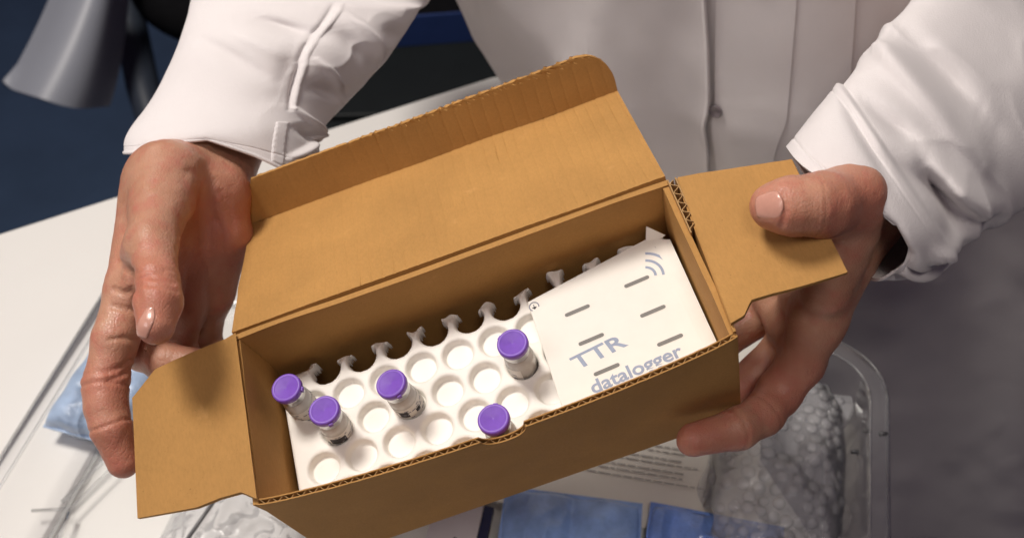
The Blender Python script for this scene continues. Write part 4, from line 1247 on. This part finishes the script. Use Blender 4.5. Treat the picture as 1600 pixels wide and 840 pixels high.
def foldR(U, V, P):
    q = np.stack([U*1.0, V*1.25], -1)
    k = ridge(q, (0.190, 0.33), (0.2125, 0.54), 0.0036, 0.0022) + ridge(q, (0.2125, 0.50), (0.198, 0.80), 0.0036, 0.0022)
    k = k - ridge(q, (0.198, 0.32), (0.2205, 0.56), 0.006, 0.0030) - ridge(q, (0.2205, 0.50), (0.206, 0.80), 0.006, 0.0026) - ridge(q, (0.215, 0.36), (0.236, 0.56), 0.020, 0.0030)
    k = k - ridge(q, (0.215, 0.59), (0.310, 0.66), 0.024, 0.0085) + ridge(q, (0.235, 0.50), (0.33, 0.60), 0.022, 0.0035)
    k = k - ridge(q, (0.25, 0.43), (0.38, 0.55), 0.022, 0.0035) - ridge(q, (0.24, 0.74), (0.34, 0.80), 0.026, 0.0050)
    k = k + ridge(q, (0.200, 0.71), (0.060, 0.53), 0.008, 0.0050) - ridge(q, (0.185, 0.63), (0.075, 0.50), 0.022, 0.0066)
    k = k + ridge(q, (0.193, 0.51), (0.070, 0.38), 0.0065, 0.0040) - ridge(q, (0.180, 0.43), (0.080, 0.39), 0.022, 0.0054)
    k = k + ridge(q, (0.188, 0.33), (0.045, 0.13), 0.0075, 0.0052) - ridge(q, (0.165, 0.22), (0.065, 0.10), 0.022, 0.0070)
    k = k + ridge(q, (0.185, 0.06), (0.065, 0.17), 0.012, 0.0054)
    k = k - ridge(q, (0.04, 0.60), (0.10, 0.66), 0.022, 0.0050)
    k = k + 0.0020*vnoise(P, 20, 5)*np.clip(V*6-0.3, 0, 1) + 0.0005*vnoise(P, 60, 6)
    wr = 1-np.abs(vnoise(P, 34, 8)); k = k + 0.0016*(wr**4-0.3)*np.clip(V*8-0.8, 0, 1)*np.clip(1.2-np.abs(U-0.1)*5, 0.1, 1)
    # hem band stitched double
    k = k + 0.0008*np.exp(-((V-0.006)/0.005)**2) - 0.0006*np.exp(-((V-0.052)/0.0035)**2)
    return k
slR, slRf = tubesheet('sleeve', SR, hemR, foldR, 420, 320, 0.0013, M_COAT, coat)

SL = [st((0.1391,0.3635,1.0523), (0.1797,0.3310,1.0055), 0, 0.046), st((0.1595,0.3929,1.0574), (0.2157,0.3395,0.9995), 0, 0.050), st((0.1878,0.4321,1.0577), (0.2515,0.3656,0.9954), 0, 0.052),
      st((0.2310,0.4908,1.0547), (0.3025,0.4051,0.9828), 0, 0.054), st((0.2744,0.5547,1.0561), (0.3645,0.4586,0.9754), 0, 0.058), st((0.3171,0.6224,1.0607), (0.4172,0.5201,0.9749), 0, 0.062)]
SL = end_rings(SL, SH_L, EL_L, 0.074)
def hemL(t):
    c = np.cos(t); s = np.clip(np.sin(t)*1.4, 0, 1)
    px = np.interp(c, [-1, -0.7, -0.3, 0.1, 0.5, 0.8, 1], [0, 30, 72, 96, 92, 60, 0])
    return px*s*0.00031
def foldL(U, V, P):
    q = np.stack([U*1.0, V*1.25], -1)
    k = 0.0028*vnoise(P, 20, 15)*np.clip(V*6-0.3, 0, 1) + 0.0006*vnoise(P, 60, 16)
    wr = 1-np.abs(vnoise(P, 30, 18)); k = k + 0.0026*(wr**4-0.3)*np.clip(V*7-1.3, 0.05, 1)
    k = k + 0.0040*(1-np.clip((V-0.205)/0.010, 0, 1)) - 0.0006*np.exp(-((V-0.030)/0.0035)**2) - 0.0006*np.exp(-((V-0.185)/0.0035)**2)
    k = k - ridge(q, (0.30, 0.26), (0.12, 0.36), 0.024, 0.0070) + ridge(q, (0.28, 0.34), (0.10, 0.44), 0.024, 0.0070)
    k = k - ridge(q, (0.25, 0.33), (0.09, 0.31), 0.026, 0.0130) + ridge(q, (0.22, 0.36), (0.12, 0.40), 0.03, 0.0080)
    k = k - ridge(q, (0.12, 0.03), (0.05, 0.20), 0.012, 0.0036) - ridge(q, (0.09, 0.02), (0.02, 0.16), 0.014, 0.0040) + ridge(q, (0.105, 0.04), (0.035, 0.19), 0.010, 0.0030)
    k = k - ridge(q, (0.10, 0.16), (0.02, 0.30), 0.022, 0.0060) + ridge(q, (0.14, 0.20), (0.08, 0.34), 0.020, 0.0050)
    k = k - ridge(q, (0.42, 0.24), (0.28, 0.22), 0.022, 0.0050) + ridge(q, (0.45, 0.40), (0.20, 0.46), 0.024, 0.0090) - ridge(q, (0.44, 0.46), (0.22, 0.53), 0.026, 0.0110) - ridge(q, (0.40, 0.29), (0.27, 0.36), 0.020, 0.0070)
    return k
slL, slLf = tubesheet('sleeve', SL, hemL, foldL, 260, 300, 0.0013, M_COAT, coat)

# cuff tabs: a double stitched strip running back from each hem
def cuff_tab(fn, u0, u1, v0, v1, parent, slant=0.0):
    def g(U, V):
        u = u0 + (u1-u0)*U + slant*V; v = v0+(v1-v0)*V
        P = fn(u, v); e = 1e-3
        n = np.cross(fn(u+e, v)-P, fn(u, v+e)-P); n /= np.linalg.norm(n, axis=-1, keepdims=True)
        edge = np.minimum(np.minimum(U, 1-U)*8, np.minimum(V, 1-V)*30)
        bumpy = 0.0002*(np.sin(V*44) > -0.2)*(np.exp(-((U-0.12)/0.08)**2)+np.exp(-((U-0.88)/0.08)**2))
        return P + n*(sgn*(0.0011*np.clip(edge, 0, 1) - bumpy))[..., None]
    P = fn(np.array([[u0]]), np.array([[v0]]))[0, 0]
    a = fn(np.array([[u0+1e-3]]), np.array([[v0]]))[0, 0]-P; b = fn(np.array([[u0]]), np.array([[v0+1e-3]]))[0, 0]-P
    sgn = 1.0 if np.cross(a, b)@(CAMP-P) > 0 else -1.0
    return sheet('cuff_tab', g, 16, 60, 0.0008, M_COAT, parent)
cuff_tab(slRf, 0.195, 0.222, 0.012, 0.20, coat, -0.004)
cuff_tab(slLf, 0.235, 0.280, 0.008, 0.19, coat, -0.012)

# torso of the coat: two front panels and the back, from shoulder to knee
FACE = math.radians(-20)                                     # turned a little to the picture's left
def torso_c(z):
    x = np.interp(z, [0.35, 0.74, 0.88, 1.0, 1.2, 1.38, 1.46], [0.440, 0.345, 0.258, 0.212, 0.200, 0.20, 0.20])
    y = np.interp(z, [0.35, 0.74, 1.0, 1.2, 1.38, 1.46], [0.735, 0.735, 0.745, 0.77, 0.785, 0.785])
    a = np.interp(z, [0.35, 0.74, 0.88, 1.0, 1.2, 1.38, 1.46], [0.400, 0.295, 0.300, 0.302, 0.275, 0.215, 0.085])
    b = np.interp(z, [0.35, 0.74, 1.0, 1.2, 1.38, 1.46], [0.250, 0.200, 0.165, 0.160, 0.125, 0.080])
    return x, y, a, b
def torso_pt(phi, z, out=0.0):
    """phi 0 = straight ahead of the person, positive to the picture's right"""
    x, y, a, b = torso_c(z)
    s, c = np.sin(phi), np.cos(phi)
    sx = a*np.sign(s)*np.abs(s)**0.92; sy = -b*np.sign(c)*np.abs(c)**0.80
    lx = sx*math.cos(FACE) - sy*math.sin(FACE); ly = sx*math.sin(FACE)*0.55 + sy*math.cos(FACE)
    fade = np.clip((1.28-z)/0.3, 0, 1)
    fold = 0.009*np.sin(phi*11+2.5*vnoise(np.stack([phi, z*2, z*0], -1), 1.6, 3)+1.0)*fade*np.clip((1.15-z)/0.35, 0.25, 1)
    fold = fold + 0.005*vnoise(np.stack([phi*1.6, z*2.0, z*0], -1), 2.0, 5) + 0.0010*vnoise(np.stack([phi*3, z*6, z*0], -1), 5.0, 9)
    # slanted drag folds on the chest side
    fold = fold + 0.0100*np.sin(phi*14 - z*16 + 1.7)*np.exp(-((phi+0.55)/0.40)**2)*np.exp(-((z-1.0)/0.20)**2)
    r = np.hypot(lx, ly)+1e-6
    k = 1+(fold+out)/r
    return np.stack([x+lx*k, y+ly*k, z], -1)
PHI0 = 0.0
def edge_phi(z):                                              # where the front edge sits at each height
    return np.interp(z, [0.5, 0.70, 0.75, 0.80, 0.85, 0.90, 0.95, 1.0, 1.15, 1.4], [-0.27, -0.366, -0.366, -0.280, -0.194, -0.129, -0.097, -0.064, -0.108, -0.108])
def panel_fn(p0, p1, out, z0=0.20, z1=1.455, edge=None):
    def fn(U, V):
        z = z0+(z1-z0)*V
        ph = p0+(p1-p0)*U
        if edge is not None: ph = ph + edge(U, z)
        if p1 == PHI0: ph = p0 + (edge_phi(z)+(edge(U, z) if edge else 0)-p0)*U
        elif p0 > -0.5 and p1 > 1.7: ph = p0+edge_phi(z) + (p1-p0-edge_phi(z))*U
        elif p1 < 0.5: ph = ph + edge_phi(z)
        return torso_pt(ph, z, out)
    return fn
def edge_w(U, z):
    return (np.clip((U-0.9)/0.1, 0, 1))*(0.006*np.sin(z*29)+0.006*vnoise(np.stack([z, z*0, z*0], -1), 12, 4))
tor = sheet('coat_back', panel_fn(1.75, 4.55, 0.0), 120, 150, 0.0015, M_COAT, coat)
sheet('front_panel', panel_fn(-1.80, PHI0, 0.0045, edge=edge_w), 240, 300, 0.0014, M_COAT, coat)
sheet('front_panel', panel_fn(PHI0-0.22, 1.80, -0.0005), 260, 300, 0.0014, M_COAT, coat)
# rolled front edge and stitched button placket
zz = np.linspace(0.22, 1.44, 90)
tube('front_edge', torso_pt(edge_phi(zz)+0.006*np.sin(zz*29)+0.006*vnoise(np.stack([zz, zz*0, zz*0], -1), 12, 4), zz, 0.0056), 0.0016, M_COAT, coat)
def strip(p0, p1, out): 
    return panel_fn(p0, p1, out, 0.22, 1.44)
sheet('button_stand', strip(PHI0+0.02, PHI0+0.17, 0.0024), 12, 160, 0.0008, M_COAT, coat)
sheet('placket', strip(PHI0+0.02, PHI0+0.30, 0.0012), 20, 160, 0.0010, M_COAT, coat)
bt_px = np.array((0.1416,0.5337,0.9340)); 
def on_torso_near(px_dir):
    best = None
    for ph in np.linspace(-0.4, 0.4, 161):
        zs_ = np.linspace(0.7, 1.1, 161)
        P = torso_pt(np.full(161, ph), zs_, 0.002)
        d = P-CAMP; d = d/np.linalg.norm(d, axis=1, keepdims=True)
        e = 1-d@px_dir; i = e.argmin()
        if best is None or e[i] < best[0]: best = (e[i], ph, zs_[i])
    return best[1], best[2]
bd = bt_px-CAMP; bd /= np.linalg.norm(bd)
bph, bz = on_torso_near(bd)
for dz in (0, 0.11, 0.22, 0.33, -0.11, -0.22):
    zb = bz+dz
    if zb > 1.40: continue
    ph_ = np.array(bph if dz == 0 else edge_phi(zb)+0.09)
    p = torso_pt(ph_, np.array(zb), 0.0030); q = torso_pt(ph_, np.array(zb), 0.02)
    b_ = lathe('button', [(0, 0.0), (0.0052, 0.0), (0.0056, 0.0010), (0.0053, 0.0020), (0.0044, 0.0022), (0.0036, 0.0012), (0, 0.0012)], M_BUT, coat, 28)
    b_.matrix_local = Matrix.Translation(Vector(p)) @ Vector(q-p).to_track_quat('Z', 'Y').to_matrix().to_4x4()
# dark trousers and shoes below the coat
def trou_sdf(p):
    d = cone(p, (0.22, 0.80, 0.90), (0.34, 0.78, 0.90), 0.112, 0.112)
    for h in (HIP_R, HIP_L):
        k = h*np.array((1, 1, 0)) + np.array((0.0, 0.02, 0.50)); a = h*np.array((1, 1, 0))+np.array((0, 0.05, 0.07))
        d = smin(d, cone(p, h, k, 0.10, 0.078), 0.03); d = smin(d, cone(p, k, a, 0.076, 0.062), 0.02)
    return d + 0.004*vnoise(p, 18, 3)
V4, F4 = surface(trou_sdf, (0.02, 0.55, 0.0), (0.58, 1.02, 1.06), 0.012, 2)
mesh('trousers', V4, F4, M_TROU, person)
